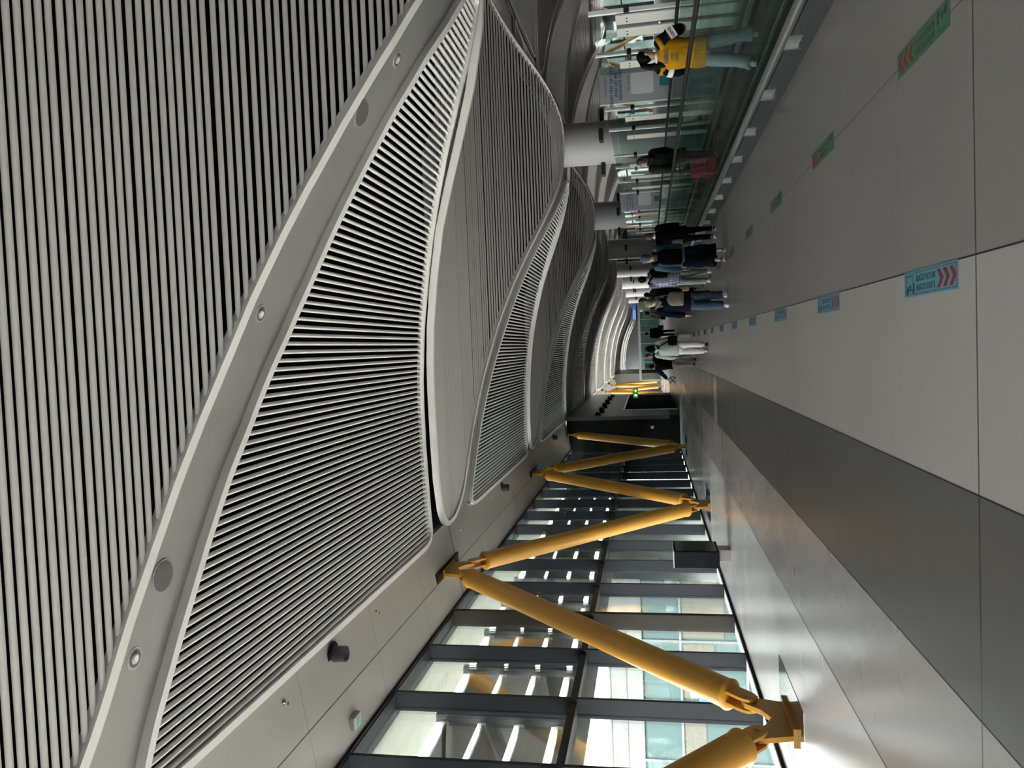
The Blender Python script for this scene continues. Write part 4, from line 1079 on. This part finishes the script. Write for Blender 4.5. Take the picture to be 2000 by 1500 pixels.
# 12 masked person
r, J = person('person with brown hair looking left, between the mint hoodie and the blue jacket', -.38, 28, 0, 1.70, -30,
    dict(top=K['charcoal'], bottom=K['grey'], hair='short', hairm=m_hbrn, headyaw=-45, leg_r=(6, 6), leg_l=(-8, 16), shoe=m_sole, bulk=1.05, skin=m_skin2))
# 13 blue jacket
r, J = person('person in a blue jacket bending forward under a black backpack', -.66, 27, 0, 1.62, -18,
    dict(near=True, top=K['blue'], bottom=K['stone'], hair='short', lean=24, headpitch=26, leg_r=(0, 4), leg_l=(-4, 12), arm_r=(30, 10, 30, 10), arm_l=(24, 40, 34, 0), shoe=m_shoeb, sole=m_sole, bulk=1.2, hem=.1, legw=1.1, hood=K['blue']))
backpack(r, J, 'large black backpack on the person in the blue jacket', K['black'], (.19, .13, .25), (.0, -.25, -.14))
h_ = world(r, J['wr_l'] + J['hd_l'] * .1)
s = empty('camera_bag', (h_.x, h_.y, h_.z - .24), R(-18), 'small black and white strapped case held by the person in the blue jacket', 'bag', 'bags the travellers carry')
MB().box(-.11, .11, -.06, .06, 0, .2).build('case', K['white'], s, bevel=.02)
m = MB(); m.chain([(-.1, -.065, .01), (.1, -.065, .19)], [(.014, .006)] * 2, 8); m.chain([(.1, -.065, .01), (-.1, -.065, .19)], [(.014, .006)] * 2, 8); m.chain([(-.08, 0, .19), (0, 0, .26), (.08, 0, .19)], [.01] * 3, 8); m.build('strap', K['black'], s)

# ------------------------------------------------------------------ light
wd = bpy.data.worlds.new('world'); bpy.context.scene.world = wd; wd.use_nodes = True
nt = wd.node_tree; bg = nt.nodes['Background']
tc = nt.nodes.new('ShaderNodeTexCoord'); nz = nt.nodes.new('ShaderNodeTexNoise'); nz.inputs['Scale'].default_value = 2.2; nz.inputs['Detail'].default_value = 6
mx = nt.nodes.new('ShaderNodeMix'); mx.data_type = 'RGBA'; mx.inputs[6].default_value = (.85, .94, 1, 1); mx.inputs[7].default_value = (1, 1, 1, 1)
nt.links.new(tc.outputs['Generated'], nz.inputs['Vector']); nt.links.new(nz.outputs['Fac'], mx.inputs[0]); nt.links.new(mx.outputs[2], bg.inputs[0])
bg.inputs[1].default_value = 3.0
sn = bpy.data.lights.new('sun', 'SUN'); sn.energy = 9; sn.angle = R(4); sn.color = (1, .97, .92)
so = bpy.data.objects.new('sun', sn); C.objects.link(so); so.rotation_euler = Vector((0, .45, -.89)).to_track_quat('-Z', 'Y').to_euler()
def spot(loc, tgt, power, size, col=(1, .93, .85), blend=.6, rad=.08):
    l = bpy.data.lights.new('spot', 'SPOT'); l.energy = power; l.spot_size = R(size); l.spot_blend = blend; l.color = col; l.shadow_soft_size = rad
    o = bpy.data.objects.new('spot', l); C.objects.link(o); o.location = loc
    o.rotation_euler = (Vector(tgt) - Vector(loc)).to_track_quat('-Z', 'Y').to_euler(); return o
for j in range(6):                                   # the sconces wash the vault from the columns
    yc = S0 + P_ / 2 + P_ * j
    for a in (R(90), R(150)):
        x, y = XM + 1.02 * math.sin(a), yc - 1.02 * math.cos(a)
        spot((x, y, 2.90), (x + .8 * math.sin(a), y - .8 * math.cos(a), 4.5), 22, 80)

for j in range(5):                                   # spots added to brighten the farther row; its columns carry no sconces
    yc = S0 + P_ / 2 + P_ * j + Y2
    for a in (R(-60), R(60)):
        x, y = XM + X2 + 1.3 * math.sin(a), yc - 1.3 * math.cos(a)
        spot((x, y, 2.9), (x + 1.2 * math.sin(a), y - 2.4, 5.5), 90, 110)
sc = bpy.context.scene
sc.view_settings.view_transform = 'Standard'; sc.view_settings.look = 'None'; sc.view_settings.gamma = 1; sc.view_settings.use_curve_mapping = False
sc.view_settings.exposure = 1.85
sc.cycles.use_denoising = True; sc.cycles.max_bounces = 10; sc.cycles.diffuse_bounces = 6; sc.cycles.transparent_max_bounces = 24; sc.cycles.sample_clamp_indirect = 6
sc.cycles.caustics_reflective = False; sc.cycles.caustics_refractive = False
